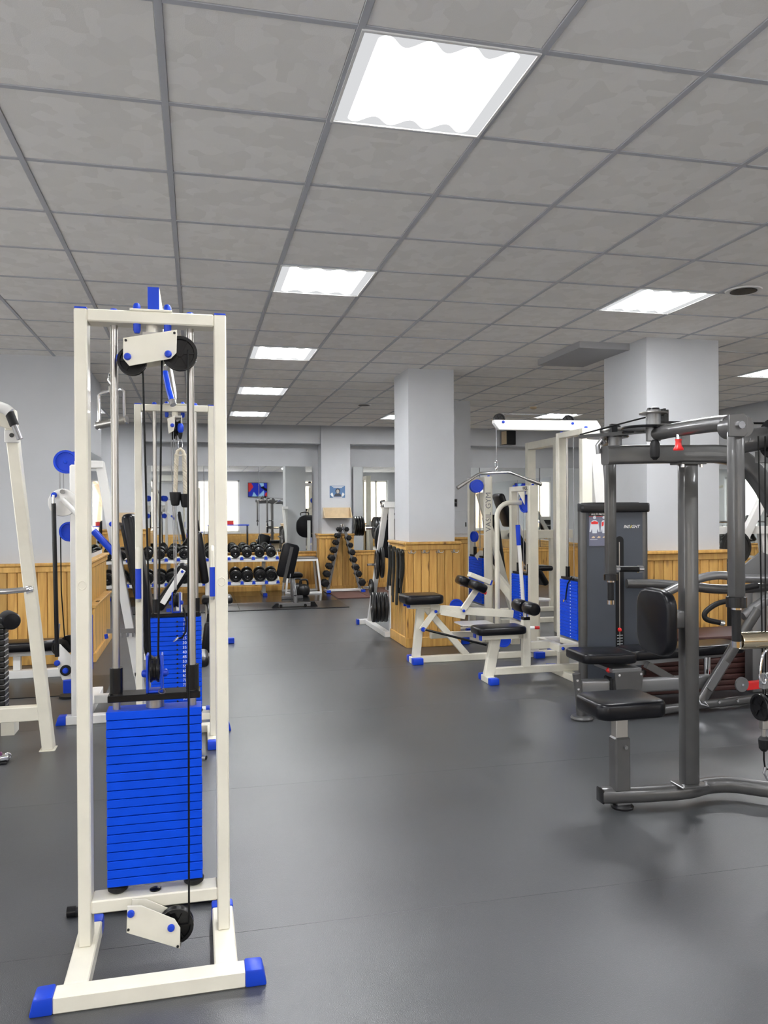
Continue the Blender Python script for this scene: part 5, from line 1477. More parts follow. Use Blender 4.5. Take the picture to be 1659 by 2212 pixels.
part(ST, 'stack_leg', WHITE, box(-1.23, -1.15, 5.53, 5.67, 0.0, 0.09))
part(ST, 'stack_rod', BLACKP, cyl((-1.30, 5.6, 0.75), (-1.30, 5.6, 0.85), 0.016, 12))
part(ST, 'roller_pad', BLACKV, lathe([(0.02, 0), (0.05, 0.004), (0.057, 0.025), (0.057, 0.16), (0.045, 0.17)], (-1.155, 5.52, 0.735), (-0.4, 1, 0), 20))
part(ST, 'roller_stem', BLACKP, beam((-1.30, 5.62, 0.70), (-1.17, 5.6, 0.73), 0.04, 0.04))

hb = thing('chrome_attachment', 'small chrome and purple cable attachment on the floor at the left edge', 'cable handle', (-1.1, 4.95, 0))
part(hb, 'body', CHROME, rot(pad((-1.12, 4.93, 0.03), 0.13, 0.06, 0.035, 0.012), (-1.12, 4.93, 0.03), 'Z', 12), angle=1.0)
part(hb, 'purple_sleeve', simple('purple_enamel', (0.12, 0.02, 0.10), 0.3), rot(pad((-1.15, 4.94, 0.05), 0.12, 0.05, 0.018, 0.008), (-1.12, 4.93, 0.03), 'Z', 12), angle=1.0)
part(hb, 'loop', CHROME, tube([(-1.065 + 0.018 * math.cos(a), 4.95, 0.035 + 0.016 * math.sin(a)) for a in [i * math.pi / 6 for i in range(12)]], 0.004, 8, closed=True))
part(hb, 'base', BLACKR, box(-1.2, -1.06, 4.90, 4.97, 0.0, 0.013), bevel=0.003)

FB = thing('flat_bench', 'low flat bench with a black pad against the left wall', 'bench', (-1.5, 7.45, 0))
part(FB, 'pad', BLACKV, pad((-1.60, 7.45, 0.275), 0.93, 0.26, 0.085, 0.03), angle=1.0)
part(FB, 'top_rail', WHITE2, box(-1.98, -1.16, 7.40, 7.46, 0.19, 0.232), bevel=0.003)
part(FB, 'floor_rail', WHITE2, box(-2.1, -1.13, 7.38, 7.46, 0.0, 0.07), bevel=0.004)
part(FB, 'leg', WHITE2, box(-1.545, -1.485, 7.40, 7.46, 0.07, 0.19), bevel=0.003)
part(FB, 'leg', WHITE2, box(-1.95, -1.89, 7.40, 7.46, 0.07, 0.19), bevel=0.003)
part(FB, 'rib_cap', BLACKP, box(-1.60, -1.585, 7.36, 7.40, 0.17, 0.232))
solo('floor_mat', 'dark rubber mat on the floor in front of the left wall', 'mat', MATG, box(-3.2, -0.7, 6.6, 7.34, 0.0, 0.006), loc=(-2, 7, 0))

WB = thing('wooden_box', 'low pine radiator box under the narrow mirror on the left', 'cabinet', (-0.98, 8.7, 0))
part(WB, 'side_board', WOOD, box(-1.012, -0.965, 8.02, 9.46, 0.0, 0.50), bevel=0.003)
part(WB, 'lid', WOOD, box(-1.016, -0.935, 8.0, 9.48, 0.515, 0.54), bevel=0.004)
me = mesh('slat', [box(-0.006, 0.006, -0.042, 0.042, 0.09, 0.51)], WOOD, bevel=0.003)
copies(WB, 'slat', me, [(-0.958, 8.06 + i * 0.0895, 0) for i in range(16)])
part(WB, 'baseboard', WOOD, box(-0.965, -0.935, 8.0, 9.48, 0.0, 0.09), bevel=0.004)
part(WB, 'lid_clip', BLACKP, box(-0.975, -0.945, 8.32, 8.42, 0.54, 0.546))

# ------------------------------------------------------------------ hooks and straps on the front column
def coat_hook(x, y_, z, d, label):
    """d is the outward direction of the wall"""
    d = V(d)
    s = V((-d.y, d.x, 0))
    t = thing('coat_hook', label, 'hook', (x, y_, z), 'coat hooks on the front column')
    c = V((x, y_, z))
    a, b = c - s * 0.012 + V((0, 0, -0.02)), c + s * 0.012 + d * 0.005 + V((0, 0, 0.04))
    part(t, 'back_plate', STEEL, box(a.x, b.x, a.y, b.y, a.z, b.z), bevel=0.002)
    for k in (-1, 1):
        part(t, 'prong', STEEL, tube([c + d * 0.005, c + d * 0.02 + s * k * 0.012 + V((0, 0, -0.015)), c + d * 0.035 + s * k * 0.030 + V((0, 0, -0.015)), c + d * 0.038 + s * k * 0.042 + V((0, 0, 0.002))], 0.0045, 8))
    return t
for i, x in enumerate((2.174, 2.319, 2.475, 2.643)):
    coat_hook(x, 7.979, 1.0, (0, -1, 0), '%s coat hook on the face of the front column skirt' % ('leftmost', 'second from left', 'third from left', 'rightmost')[i])
for i, y_ in enumerate((8.03, 8.19, 8.36, 8.53)):
    coat_hook(2.124, y_, 1.0, (-1, 0, 0), '%s coat hook on the shaded left side of the front column' % ('nearest', 'second nearest', 'third nearest', 'farthest')[i])

def strap(y_, zt_, pieces, label):
    t = thing('lifting_strap', label, 'strap', (2.09, y_, zt_ - 0.5), 'black straps hanging on the column hooks')
    for (dy, zb, x, w, thick, wob) in pieces:
        pts = []
        for i in range(7):
            k = i / 6
            pts.append((x + wob * math.sin(k * 5), y_ + dy * k + wob * math.sin(k * 7 + dy * 30), zt_ + (zb - zt_) * k))
        part(t, 'strap_tail', STRAPB, flat_ribbon(pts, w, thick))
    part(t, 'strap_fold', STRAPB, pad((2.088, y_, zt_ - 0.01), 0.03, 0.075, 0.06, 0.014), angle=1.0)
    return t
def flat_ribbon(pts, w, th):
    """ribbon hanging down, wide along y"""
    v, f = [], []
    n = len(pts)
    for p in pts:
        p = V(p)
        for a, b in ((-th / 2, -w / 2), (th / 2, -w / 2), (th / 2, w / 2), (-th / 2, w / 2)):
            v.append(p + V((a, b, 0)))
    for i in range(n - 1):
        for k in range(4):
            k2 = (k + 1) % 4
            f.append((i * 4 + k, i * 4 + k2, i * 4 + 4 + k2, i * 4 + 4 + k))
    f.append((3, 2, 1, 0))
    f.append(tuple(range(4 * n - 4, 4 * n)))
    return v, f
strap(8.03, 1.005, [(0.02, 0.62, 2.085, 0.055, 0.014, 0.008), (-0.01, 0.72, 2.07, 0.05, 0.012, 0.006), (0.05, 0.55, 2.10, 0.045, 0.012, 0.010)], 'long black leather strap on the nearest side hook of the front column')
strap(8.19, 1.01, [(0.03, 0.42, 2.085, 0.06, 0.014, 0.008), (-0.04, 0.47, 2.07, 0.05, 0.012, 0.01), (0.0, 0.55, 2.10, 0.05, 0.012, 0.004)], 'black lifting straps with long tails on the second side hook of the front column')
strap(8.36, 1.02, [(0.04, 0.50, 2.085, 0.06, 0.014, 0.006), (-0.03, 0.44, 2.07, 0.05, 0.012, 0.008)], 'black lifting belt on the third side hook of the front column')
strap(8.53, 1.03, [(0.0, 0.60, 2.085, 0.07, 0.02, 0.006), (0.03, 0.55, 2.07, 0.05, 0.012, 0.008)], 'wide black belt on the farthest side hook of the front column')

# ------------------------------------------------------------------ plate tree left of the front column
PT = thing('plate_tree', 'white A-frame plate tree standing left of the front column', 'weight rack', (2.12, 9.1, 0))
part(PT, 'base_bar', WHITE2, box(2.06, 2.13, 8.70, 9.86, 0.0, 0.06), bevel=0.004)
part(PT, 'base_bar', WHITE2, box(1.98, 2.06, 9.76, 9.84, 0.0, 0.06), bevel=0.004)
part(PT, 'end_cap', BLUEP, box(1.955, 1.985, 9.755, 9.845, 0.0, 0.064), bevel=0.004)
part(PT, 'slant_post', WHITE2, beam((2.10, 9.68, 0.05), (2.10, 8.78, 1.50), 0.06, 0.06), bevel=0.004)
part(PT, 'upright', WHITE2, box(2.13, 2.19, 8.74, 8.80, 0.0, 1.51), bevel=0.004)
part(PT, 'top_block', WHITE2, box(2.07, 2.20, 8.72, 8.86, 1.46, 1.53), bevel=0.004)
pegs = [(9.36, 0.52), (9.02, 0.80), (8.86, 1.13)]
part(PT, 'peg', CHROME, cyl((1.93, 9.02, 0.80), (2.10, 9.02, 0.80), 0.014, 14))
part(PT, 'peg', CHROME, cyl((1.96, 9.40, 0.50), (2.10, 9.40, 0.50), 0.014, 14))
part(PT, 'peg', CHROME, cyl((1.94, 8.90, 0.32), (2.16, 8.90, 0.32), 0.014, 14))
GP = 'plates on the plate tree'
for i in range(4):
    weight_disc((1.975 + i * 0.047, 8.90, 0.32), (1, -0.12, 0), 0.172, 0.036, 'large black plate, %s of the four low on the plate tree' % ('outermost', 'second outermost', 'third outermost', 'innermost')[i], GP)
weight_disc((2.045, 9.02, 0.80), (1, -0.12, 0), 0.17, 0.03, 'black plate on the middle peg of the plate tree, outer of the pair', GP)
weight_disc((2.085, 8.93, 0.83), (1, -0.12, 0), 0.18, 0.03, 'black plate on the middle peg of the plate tree, inner of the pair', GP)
weight_disc((2.06, 9.40, 0.50), (1, 0, 0), 0.10, 0.03, 'small black plate on the far low peg of the plate tree', GP)

# machine with the black shield pad behind the plate tree
SP = thing('shield_pad_machine', 'white machine with a big black rounded pad behind the plate tree', 'exercise machine', (2.5, 10.0, 0))
part(SP, 'shield_pad', BLACKV, cushion(rpoly(2.25, 2.80, 0.80, 1.32, 0.22, 7), 'y', 9.98, 10.08, 0.02), angle=0.9)
part(SP, 'carry_handle', BLACKP, tube(spline([(2.36, 10.03, 1.31), (2.36, 10.03, 1.37), (2.45, 10.03, 1.39), (2.54, 10.03, 1.37), (2.54, 10.03, 1.31)]), 0.011, 10))
part(SP, 'frame_post', WHITE2, box(2.5, 2.57, 10.08, 10.15, 0.0, 1.2), bevel=0.004)
part(SP, 'frame_base', WHITE2, box(2.3, 2.9, 10.08, 10.15, 0.0, 0.06), bevel=0.004)
part(SP, 'frame_rail', WHITE2, box(2.5, 2.57, 10.15, 10.9, 0.0, 0.06), bevel=0.004)

# barbell bench between the columns and the far mirrors
BR = thing('bench_press_rack', 'white bench press rack near the far mirror right of the pillar', 'weight rack', (3.6, 13.3, 0.02))
for x in (3.26, 4.03):
    part(BR, 'upright', WHITE2, box(x, x + 0.06, 13.36, 13.42, 0.02, 1.22), bevel=0.004)
    part(BR, 'foot', WHITE2, box(x, x + 0.06, 13.06, 13.72, 0.02, 0.07), bevel=0.004)
    part(BR, 'rest', CHROME, tube([(x + 0.03, 13.37, 1.10), (x + 0.03, 13.30, 1.08), (x + 0.03, 13.24, 1.13)], 0.014, 8))
part(BR, 'cross_bar', WHITE2, box(3.32, 4.03, 13.37, 13.41, 0.55, 0.61), bevel=0.003)
part(BR, 'bench_pad', BLACKV, pad((3.66, 12.8, 0.43), 0.3, 1.1, 0.09, 0.03), angle=1.0)
part(BR, 'bench_rail', WHITE2, box(3.63, 3.70, 12.3, 13.37, 0.33, 0.385), bevel=0.003)
part(BR, 'bench_leg', WHITE2, box(3.63, 3.70, 12.35, 12.42, 0.0, 0.33), bevel=0.003)
bb = thing('barbell', 'long steel barbell resting on the far bench press rack', 'barbell', (3.66, 13.29, 1.12))
part(bb, 'shaft', STEEL, cyl((2.90, 13.295, 1.125), (4.48, 13.295, 1.125), 0.014, 12))
part(bb, 'sleeve', CHROME, cyl((2.83, 13.295, 1.125), (3.18, 13.295, 1.125), 0.025, 14))
part(bb, 'sleeve', CHROME, cyl((4.18, 13.295, 1.125), (4.53, 13.295, 1.125), 0.025, 14))
for i, x in enumerate((2.98, 3.03, 3.08, 3.13)):
    weight_disc((x, 13.295, 1.125), (1, 0, 0), 0.19, 0.04, 'black plate on the left sleeve of the far barbell, %s' % ('outermost', 'second from outside', 'third from outside', 'innermost')[i], 'plates on the far barbell')

AX = thing('incline_curl_bench', 'white curl bench with a slanted black pad behind the far crossover tower', 'bench', (-0.2, 8.2, 0))
part(AX, 'slanted_pad', BLACKV, rot(pad((-0.245, 8.22, 0.66), 0.11, 0.30, 0.46, 0.035), (-0.245, 8.22, 0.66), 'Y', 36), angle=1.0)
part(AX, 'lever', WHITE2, beam((-0.325, 8.03, 0.535), (-0.125, 8.03, 0.862), 0.012, 0.055), bevel=0.003)
bolt(AX, (-0.135, 8.022, 0.845), (0, -1, 0), 0.014, 0.014)
part(AX, 'pad_roll', BLACKV, lathe([(0.02, 0), (0.06, 0.004), (0.07, 0.03), (0.07, 0.25), (0.06, 0.28), (0.02, 0.284)], (-0.135, 8.08, 0.845), (0, 1, 0), 20))
part(AX, 'post', WHITE2, box(-0.20, -0.14, 8.19, 8.25, 0.05, 0.62), bevel=0.004)
part(AX, 'base_rail', WHITE2, box(-0.50, 0.02, 8.19, 8.25, 0.0, 0.055), bevel=0.004)
part(AX, 'cross_foot', WHITE2, box(-0.50, -0.44, 8.0, 8.44, 0.0, 0.055), bevel=0.004)
part(AX, 'arm_post', WHITE2, box(-0.47, -0.41, 8.19, 8.25, 0.05, 0.50), bevel=0.004)
part(AX, 'knob', BLUEP, cyl((-0.27, 8.1, 0.42), (-0.27, 8.1, 0.48), 0.022, 12))
weight_disc((-0.435, 8.14, 0.53), (0, 1, 0), 0.095, 0.03, 'small black plate on the white curl bench behind the far tower', 'plates on the curl bench')
LX = thing('leg_extension', 'white leg extension with black pads right behind the far crossover tower', 'exercise machine', (0.2, 8.6, 0))
part(LX, 'seat', BLACKV, pad((0.21, 8.60, 0.50), 0.32, 0.34, 0.075, 0.03), angle=1.0)
part(LX, 'back_pad', BLACKV, rot(pad((0.05, 8.62, 0.95), 0.09, 0.34, 0.55, 0.035), (0.05, 8.62, 0.95), 'Y', -8), angle=1.0)
part(LX, 'post', WHITE2, box(0.09, 0.15, 8.66, 8.72, 0.05, 0.90), bevel=0.004)
part(LX, 'post_cap', BLUEP, box(0.088, 0.152, 8.658, 8.722, 0.90, 0.93))
part(LX, 'shin_pad', BLACKV, rot(pad((0.105, 7.97, 0.20), 0.10, 0.13, 0.30, 0.035), (0.105, 7.97, 0.20), 'Y', 8), angle=1.0)
part(LX, 'shin_arm', BLACKP, tube(spline([(0.12, 8.45, 0.47), (0.13, 8.2, 0.46), (0.125, 8.05, 0.40), (0.115, 7.99, 0.33)]), 0.028, 12))
part(LX, 'base_rail', WHITE2, box(0.08, 0.14, 8.02, 9.0, 0.0, 0.055), bevel=0.004)
part(LX, 'cross_foot', WHITE2, box(0.0, 0.33, 8.74, 8.80, 0.0, 0.055), bevel=0.004)
part(LX, 'end_cap', BLUEP, box(0.325, 0.395, 8.735, 8.805, 0.0, 0.06), bevel=0.006)

# ------------------------------------------------------------------ far wall: dumbbells, bench, kettlebells, hex tree
def rack(x0, x1, label, posts):
    t = thing('dumbbell_rack', label, 'dumbbell rack', ((x0 + x1) / 2, 13.5, 0), 'white dumbbell racks along the far wall')
    for z, y0 in ((0.615, 13.36), (0.235, 13.28)):
        part(t, 'shelf_rail', WHITE2, rot(box(x0, x1, y0, y0 + 0.30, z - 0.012, z), (0, y0, z), 'X', 12), bevel=0.003)
        part(t, 'shelf_lip', WHITE2, box(x0, x1, y0 - 0.005, y0 + 0.005, z - 0.03, z + 0.02), bevel=0.002)
        for s, x in ((0, x0), (1, x1)):
            part(t, 'side_plate', WHITE2, prism([(y0, z - 0.03), (y0, z + 0.02), (y0 + 0.28, z + 0.12), (y0 + 0.28, z + 0.03)], 'x', x - 0.005, x + 0.005))
    for x in posts:
        part(t, 'post', WHITE2, box(x - 0.03, x + 0.03, 13.62, 13.68, 0.0, 0.66), bevel=0.003)
        part(t, 'foot', WHITE2, box(x - 0.03, x + 0.03, 13.40, 13.95, 0.0, 0.05), bevel=0.003)
        part(t, 'foot_cap', BLUEP, box(x - 0.035, x + 0.035, 13.34, 13.41, 0.0, 0.055), bevel=0.004)
    return t
rA = rack(-1.72, -0.09, 'left white dumbbell rack, partly behind the crossover towers', (-1.37, -0.45))
rB = rack(-0.07, 1.345, 'right white dumbbell rack nearest the grey bench', (0.2, 1.115))
XS = [-1.59, -1.38, -1.17, -0.97, -0.772, -0.576, -0.385, -0.193, 0.02, 0.22, 0.425, 0.632, 0.822, 1.03, 1.22]
def dumbbell_proto(r, label):
    t = thing('dumbbell', label, 'dumbbell', (0, 0, 0), 'round black dumbbells on the far racks')
    part(t, 'handle', CHROME, cyl((0, -0.07, 0), (0, 0.07, 0), 0.015, 10))
    for s in (-1, 1):
        h = part(t, 'head', IRON, lathe([(0.02, 0.065), (r * 0.9, 0.065), (r, 0.075), (r, 0.093), (r * 0.93, 0.098), (r, 0.103), (r, 0.121), (r * 0.90, 0.126), (r * 0.86, 0.15), (r * 0.5, 0.155), (r * 0.45, 0.15), (0.02, 0.15)], (0, 0, 0), (0, s, 0), 20))
        part(h, 'end_screw', CHROME, cyl((0, s * 0.148, 0), (0, s * 0.156, 0), 0.012, 8))
    return t
protos = {}
ordn = ['first', 'second', 'third', 'fourth', 'fifth', 'sixth', 'seventh', 'eighth']
saddle = mesh('saddle', [prism([(-0.03, 0.0), (-0.02, 0.05), (0.02, 0.05), (0.03, 0.0)], 'y', -0.02, 0.02)], BLUEP, bevel=0.003)
for row, (z, y0, r) in enumerate(((0.755, 13.52, 0.083), (0.375, 13.44, 0.10))):
    for i, x in enumerate(XS):
        k = i if i < 8 else i - 8
        lab = 'black dumbbell, %s from left on the %s shelf of the %s rack' % (ordn[k], 'upper' if row == 0 else 'lower', 'left' if i < 8 else 'right')
        tilt = math.radians(12)
        if row not in protos:
            protos[row] = dumbbell_proto(r, lab)
            o = protos[row]
            o.location = (x, y0, z)
            o.rotation_euler = (tilt, 0, 0)
        else:
            o = dup(protos[row], (x, y0, z), 0, lab)
    for tt, xs_ in ((rA, [a for a in XS if a < -0.3]), (rB, [a for a in XS if a > -0.1])):
        copies(tt, 'saddle', saddle, [(x + 0.10, y0 - 0.155, z - r - 0.055) for x in xs_])

for i, (y0, y1, m_) in enumerate(((11.50, 12.42, MATG), (12.42, 13.34, MATB), (13.34, 14.19, MATB))):
    for j, (x0, x1) in enumerate(((-1.0, 0.6), (0.603, 2.19))):
        solo('floor_mat', 'black rubber mat tile in front of the dumbbell racks, %s row, %s half' % (('front', 'middle', 'rear')[i], ('left', 'right')[j]), 'mat', m_,
             box(x0, x1, y0 + 0.002, y1 - 0.002, 0.0, 0.012), loc=((x0 + x1) / 2, (y0 + y1) / 2, 0), bevel=0.003, group='black mats at the dumbbell racks')
for i in range(6):
    x0 = 2.22 + (i % 3) * 0.52
    y0 = 12.62 + (i // 3) * 0.78
    solo('floor_mat', 'brown rubber floor tile by the hexagonal dumbbell tree, %s row, %s' % (('front', 'rear')[i // 3], ('left', 'middle', 'right')[i % 3]), 'mat', BROWNM,
         box(x0, x0 + 0.516, y0, y0 + 0.776, 0.0, 0.02), loc=(x0 + 0.25, y0 + 0.38, 0), bevel=0.004, group='brown rubber tiles')

AB = thing('adjustable_bench', 'grey adjustable bench with upright black back pad on the black mat', 'bench', (1.38, 11.75, 0.012))
part(AB, 'rear_foot', GREYL, box(1.13, 1.68, 11.68, 11.75, 0.018, 0.075), bevel=0.006)
part(AB, 'foot_wedge', BLACKR, prism([(1.06, 0.012), (1.13, 0.075), (1.17, 0.075), (1.17, 0.012)], 'y', 11.67, 11.76))
part(AB, 'foot_wedge', BLACKR, prism([(1.64, 0.012), (1.64, 0.085), (1.70, 0.085), (1.745, 0.012)], 'y', 11.67, 11.76))
part(AB, 'wheel', BLACKP, cyl((1.20, 11.66, 0.035), (1.20, 11.68, 0.035), 0.022, 14))
part(AB, 'wheel', BLACKP, cyl((1.56, 11.66, 0.035), (1.56, 11.68, 0.035), 0.022, 14))
part(AB, 'spine', GREYL, flat_tube(spline([(1.42, 11.72, 0.06), (1.415, 11.73, 0.18), (1.41, 11.80, 0.29), (1.42, 11.95, 0.35), (1.45, 12.3, 0.37), (1.50, 12.8, 0.34)]), 0.06, 0.07, 0.02))
part(AB, 'back_pad', BLACKV, rot(cushion(rpoly(1.20, 1.455, 0.43, 0.945, 0.06, 4), 'y', 11.80, 11.88, 0.018), (1.33, 11.8, 0.69), 'Y', 13), angle=0.9)
part(AB, 'pad_spar', GREY, rot(box(1.31, 1.36, 11.775, 11.80, 0.36, 0.90), (1.33, 11.8, 0.69), 'Y', 13), bevel=0.004)
part(AB, 'seat', BLACKV, pad((1.45, 12.25, 0.44), 0.27, 0.36, 0.07, 0.03), angle=1.0)
part(AB, 'strut', CHROME, cyl((1.34, 11.83, 0.36), (1.36, 11.80, 0.50), 0.012, 10))
part(AB, 'front_leg', GREYL, box(1.47, 1.53, 12.74, 12.82, 0.012, 0.36), bevel=0.006)
part(AB, 'front_foot', GREYL, box(1.33, 1.67, 12.76, 12.83, 0.012, 0.06), bevel=0.006)

def kettlebell(x, y_, r, label):
    t = thing('kettlebell', label, 'kettlebell', (x, y_, 0.012), 'kettlebells beside the grey bench')
    part(t, 'bell', IRON, lathe([(r * 0.55, 0), (r * 0.85, r * 0.25), (r, r * 0.85), (r * 0.9, r * 1.35), (r * 0.6, r * 1.75), (r * 0.25, r * 1.9)], (x, y_, 0.012), (0, 0, 1), 22))
    z = 0.012 + r * 1.6
    part(t, 'handle', IRON, tube(spline([(x - r * 0.6, y_, z - r * 0.2), (x - r * 0.62, y_, z + r * 0.5), (x - r * 0.45, y_, z + r * 0.92), (x, y_, z + r * 1.0), (x + r * 0.45, y_, z + r * 0.92), (x + r * 0.62, y_, z + r * 0.5), (x + r * 0.6, y_, z - r * 0.2)]), r * 0.15, 10))
kettlebell(1.735, 13.15, 0.105, 'black kettlebell in front of the white framed step')
kettlebell(1.655, 13.365, 0.105, 'second kettlebell partly hidden behind the front one')

PB = thing('plyo_step', 'white framed jump step with a grey top behind the kettlebells', 'step', (1.85, 13.75, 0.012))
part(PB, 'top_board', GREYL, box(1.52, 2.03, 13.52, 13.98, 0.60, 0.622), bevel=0.003)
part(PB, 'top_frame', WHITE2, box(1.52, 2.03, 13.52, 13.55, 0.565, 0.60), box(1.52, 2.03, 13.95, 13.98, 0.565, 0.60), bevel=0.003)
for x0, x1 in ((1.535, 1.475), (2.015, 2.075)):
    for y0, y1 in ((13.535, 13.50), (13.965, 14.0)):
        part(PB, 'leg', WHITE2, beam((x1, y1, 0.03), (x0, y0, 0.59), 0.033, 0.033), bevel=0.002)
part(PB, 'floor_frame', WHITE2, box(1.46, 2.09, 13.485, 13.515, 0.012, 0.045), box(1.46, 2.09, 13.985, 14.015, 0.012, 0.045), bevel=0.002)

HT = thing('hex_dumbbell_tree', 'white A-shaped stand of hexagonal dumbbells before the far pillar', 'dumbbell rack', (2.5, 13.65, 0))
for s in (-1, 1):
    part(HT, 'leaning_arm', GREYL, beam((2.495 + s * 0.285, 13.60, 0.06), (2.495 + s * 0.02, 13.70, 1.17), 0.035, 0.05), bevel=0.003)
    part(HT, 'arm_tip', CHROME, cyl((2.495 + s * 0.024, 13.70, 1.12), (2.495 + s * 0.016, 13.70, 1.19), 0.022, 12))
    part(HT, 'foot', WHITE2, box(2.495 + s * 0.30 - 0.03, 2.495 + s * 0.30 + 0.03, 13.44, 13.80, 0.021, 0.06), bevel=0.003)
    part(HT, 'foot_cap', BLUEP, box(2.495 + s * 0.30 - 0.035, 2.495 + s * 0.30 + 0.035, 13.38, 13.45, 0.021, 0.066), bevel=0.004)
part(HT, 'floor_bar', WHITE2, box(2.22, 2.77, 13.56, 13.61, 0.03, 0.07), bevel=0.003)
def hexbell(c, r, label):
    t = thing('hex_dumbbell', label, 'dumbbell', tuple(c), 'hexagonal dumbbells on the far stand')
    c = V(c)
    part(t, 'handle', CHROME, cyl(c + V((0, -0.06, 0)), c + V((0, 0.06, 0)), 0.013, 10))
    for s in (-1, 1):
        part(t, 'head', BLACKR, lathe([(r * 0.55, 0.05), (r, 0.062), (r, 0.10), (r * 0.7, 0.118), (0.015, 0.118)], c, (0, s, 0), 6), bevel=0.004, angle=0.4)
LZ = [(2.432, 1.10, .045), (2.397, 0.99, .05), (2.362, 0.873, .05), (2.32, 0.745, .058), (2.28, 0.61, .058), (2.238, 0.468, .06), (2.193, 0.333, .062), (2.158, 0.178, .07)]
RZ = [(2.548, 1.10, .045), (2.583, 0.95, .05), (2.61, 0.825, .05), (2.64, 0.70, .056), (2.668, 0.572, .056), (2.705, 0.44, .058), (2.745, 0.325, .062), (2.80, 0.178, .07)]
on = ['top', 'second from top', 'third from top', 'fourth from top', 'fourth from bottom', 'third from bottom', 'second from bottom', 'bottom']
for side, arr in (('left', LZ), ('right', RZ)):
    for i, (x, z, r) in enumerate(arr):
        hexbell((x, 13.575 + 0.09 * z, z), r, 'black hexagonal dumbbell, %s on the %s arm of the far stand' % (on[i], side))

PS = thing('wall_poster', 'blue poster with a pale figure raising both hands on the far pillar', 'poster', (2.435, 13.85, 1.65))
part(PS, 'sheet', POSTB, box(2.298, 2.572, 13.852, 13.859, 1.655, 1.865))
part(PS, 'text_band', POSTW, box(2.335, 2.545, 13.850, 13.8525, 1.848, 1.858))
part(PS, 'text_band', POSTW, box(2.36, 2.52, 13.850, 13.8525, 1.828, 1.838))
part(PS, 'text_band', POSTW, box(2.35, 2.52, 13.8495, 13.8515, 1.659, 1.668))
part(PS, 'figure_hair', HAIR, cyl((2.44, 13.8525, 1.775), (2.44, 13.850, 1.775), 0.045, 18), prism([(2.37, 1.675), (2.40, 1.73), (2.48, 1.73), (2.515, 1.675)], 'y', 13.850, 13.8525))
part(PS, 'figure_face', SKIN, xf(cyl((0, 13.850, 0), (0, 13.848, 0), 0.026, 18), Matrix.Translation((2.44, 0, 1.765)) @ Matrix.Diagonal((1, 1, 1.35, 1))))
for s in (-1, 1):
    part(PS, 'figure_hand', POSTW, prism([(2.435 + s * 0.07, 1.675), (2.435 + s * 0.10, 1.675), (2.435 + s * 0.13, 1.72), (2.435 + s * 0.115, 1.725), (2.435 + s * 0.11, 1.745), (2.435 + s * 0.098, 1.725), (2.435 + s * 0.09, 1.75), (2.435 + s * 0.08, 1.72)], 'y', 13.8495, 13.8515))

def wall_tray(x0, x1, yb, z0, h, label):
    t = thing('wall_shelf', label, 'shelf', ((x0 + x1) / 2, yb, z0), 'small wooden wall trays')
    part(t, 'back_board', BOARD, box(x0, x1, yb - 0.016, yb, z0, z0 + h), bevel=0.002)
    part(t, 'bottom_board', BOARD, box(x0, x1, yb - 0.19, yb - 0.016, z0, z0 + 0.016), bevel=0.002)
    for x in (x0, x1 - 0.016):
        part(t, 'side_board', BOARD, prism([(yb - 0.19, z0 + 0.016), (yb - 0.19, z0 + 0.03), (yb - 0.03, z0 + h), (yb - 0.016, z0 + h), (yb - 0.016, z0 + 0.016)], 'x', x, x + 0.016))
wall_tray(2.17, 2.665, 13.86, 1.295, 0.185, 'pale wooden tray shelf under the poster on the far pillar')
wall_tray(-1.30, -0.95, 13.90, 1.25, 0.165, 'pale wooden tray shelf on the leftmost far pillar')

sk = thing('wall_speaker', 'dark box speaker under the ceiling on the far beam', 'speaker', (5.63, 13.8, 2.62))
part(sk, 'cabinet', IRON, rot(box(5.53, 5.73, 13.68, 13.86, 2.62, 2.88), (5.63, 13.8, 2.75), 'Z', 12), bevel=0.006)
part(sk, 'side_panel', BOARD, rot(box(5.525, 5.53, 13.69, 13.85, 2.63, 2.87), (5.63, 13.8, 2.75), 'Z', 12))
part(sk, 'bracket', IRON, box(5.61, 5.65, 13.82, 13.92, 2.73, 2.77))

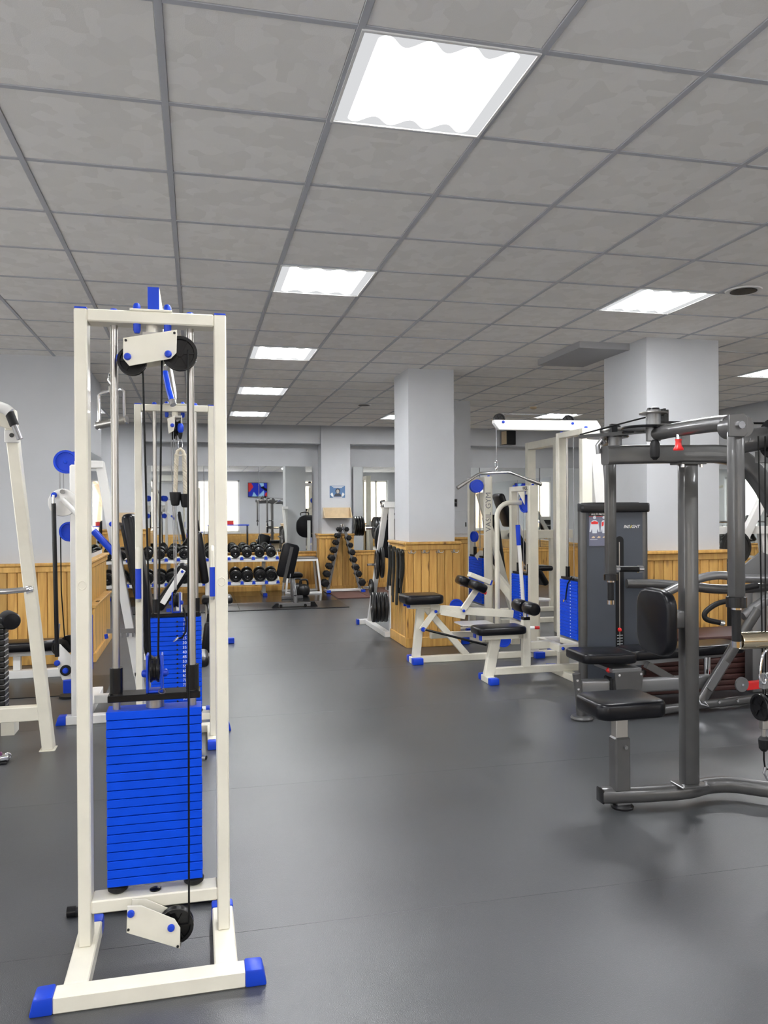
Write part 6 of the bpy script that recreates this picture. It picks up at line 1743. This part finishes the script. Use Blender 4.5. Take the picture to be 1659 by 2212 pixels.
# ------------------------------------------------------------------ behind the camera, seen only in the mirrors
tv = thing('television', 'flat television on the wall behind the camera, seen only in mirrors', 'television', (2.5, YB + 0.1, 1.9))
part(tv, 'housing', BLACKP, box(1.93, 2.67, YB + 0.055, YB + 0.10, 1.95, 2.50), bevel=0.006)
part(tv, 'bracket', BLACKP, box(2.2, 2.4, YB + 0.004, YB + 0.055, 2.1, 2.3))
def screen_mat():
    m = bpy.data.materials.new('lit_screen')
    m.use_nodes = True
    nt = m.node_tree
    nt.nodes.remove(nt.nodes['Principled BSDF'])
    g = node(nt, 'ShaderNodeNewGeometry')
    v = node(nt, 'ShaderNodeTexVoronoi')
    v.inputs['Scale'].default_value = 4
    nt.links.new(g.outputs['Position'], v.inputs['Vector'])
    s = node(nt, 'ShaderNodeSeparateColor')
    nt.links.new(v.outputs['Color'], s.inputs[0])
    r = node(nt, 'ShaderNodeValToRGB')
    r.color_ramp.interpolation = 'CONSTANT'
    r.color_ramp.elements[0].color = (0.03, 0.05, 0.5, 1)
    r.color_ramp.elements[1].position = 0.5
    r.color_ramp.elements[1].color = (0.35, 0.6, 0.9, 1)
    for p_, c_ in ((0.7, (0.6, 0.05, 0.05, 1)), (0.82, (0.01, 0.01, 0.015, 1))):
        e = r.color_ramp.elements.new(p_)
        e.color = c_
    nt.links.new(s.outputs[0], r.inputs['Fac'])
    e = node(nt, 'ShaderNodeEmission')
    e.inputs[1].default_value = 0.55
    nt.links.new(r.outputs['Color'], e.inputs[0])
    nt.links.new(e.outputs[0], nt.nodes['Material Output'].inputs[0])
    return m
part(tv, 'screen', screen_mat(), box(1.95, 2.65, YB + 0.10, YB + 0.102, 1.97, 2.48))
ac = thing('air_conditioner', 'white wall air conditioner behind the camera, seen only in mirrors', 'air conditioner', (-0.9, YB + 0.1, 2.5))
part(ac, 'case', ACW, box(-1.35, -0.45, YB, YB + 0.2, 2.5, 2.78), bevel=0.03, seg=2)
part(ac, 'louvre', GREYL, box(-1.3, -0.5, YB + 0.17, YB + 0.203, 2.52, 2.55))
tb = thing('side_table', 'blue topped table with black legs behind the camera, seen only in mirrors', 'table', (1.2, -1.5, 0))
part(tb, 'table_top', BLUEP, box(0.4, 1.9, -1.8, -1.2, 0.88, 0.92), bevel=0.005)
for x in (0.45, 1.85):
    for y_ in (-1.75, -1.25):
        part(tb, 'leg', BLACKP, cyl((x, y_, 0), (x, y_, 0.88), 0.02, 10))
bxr = thing('red_box', 'small red box on the blue topped table, seen only in mirrors', 'box', (1.2, -1.5, 0.92))
part(bxr, 'carton', RED, box(1.1, 1.35, -1.6, -1.4, 0.92, 1.05), bevel=0.003)
part(bxr, 'lid', MAROON, box(1.095, 1.355, -1.605, -1.395, 1.05, 1.07), bevel=0.003)
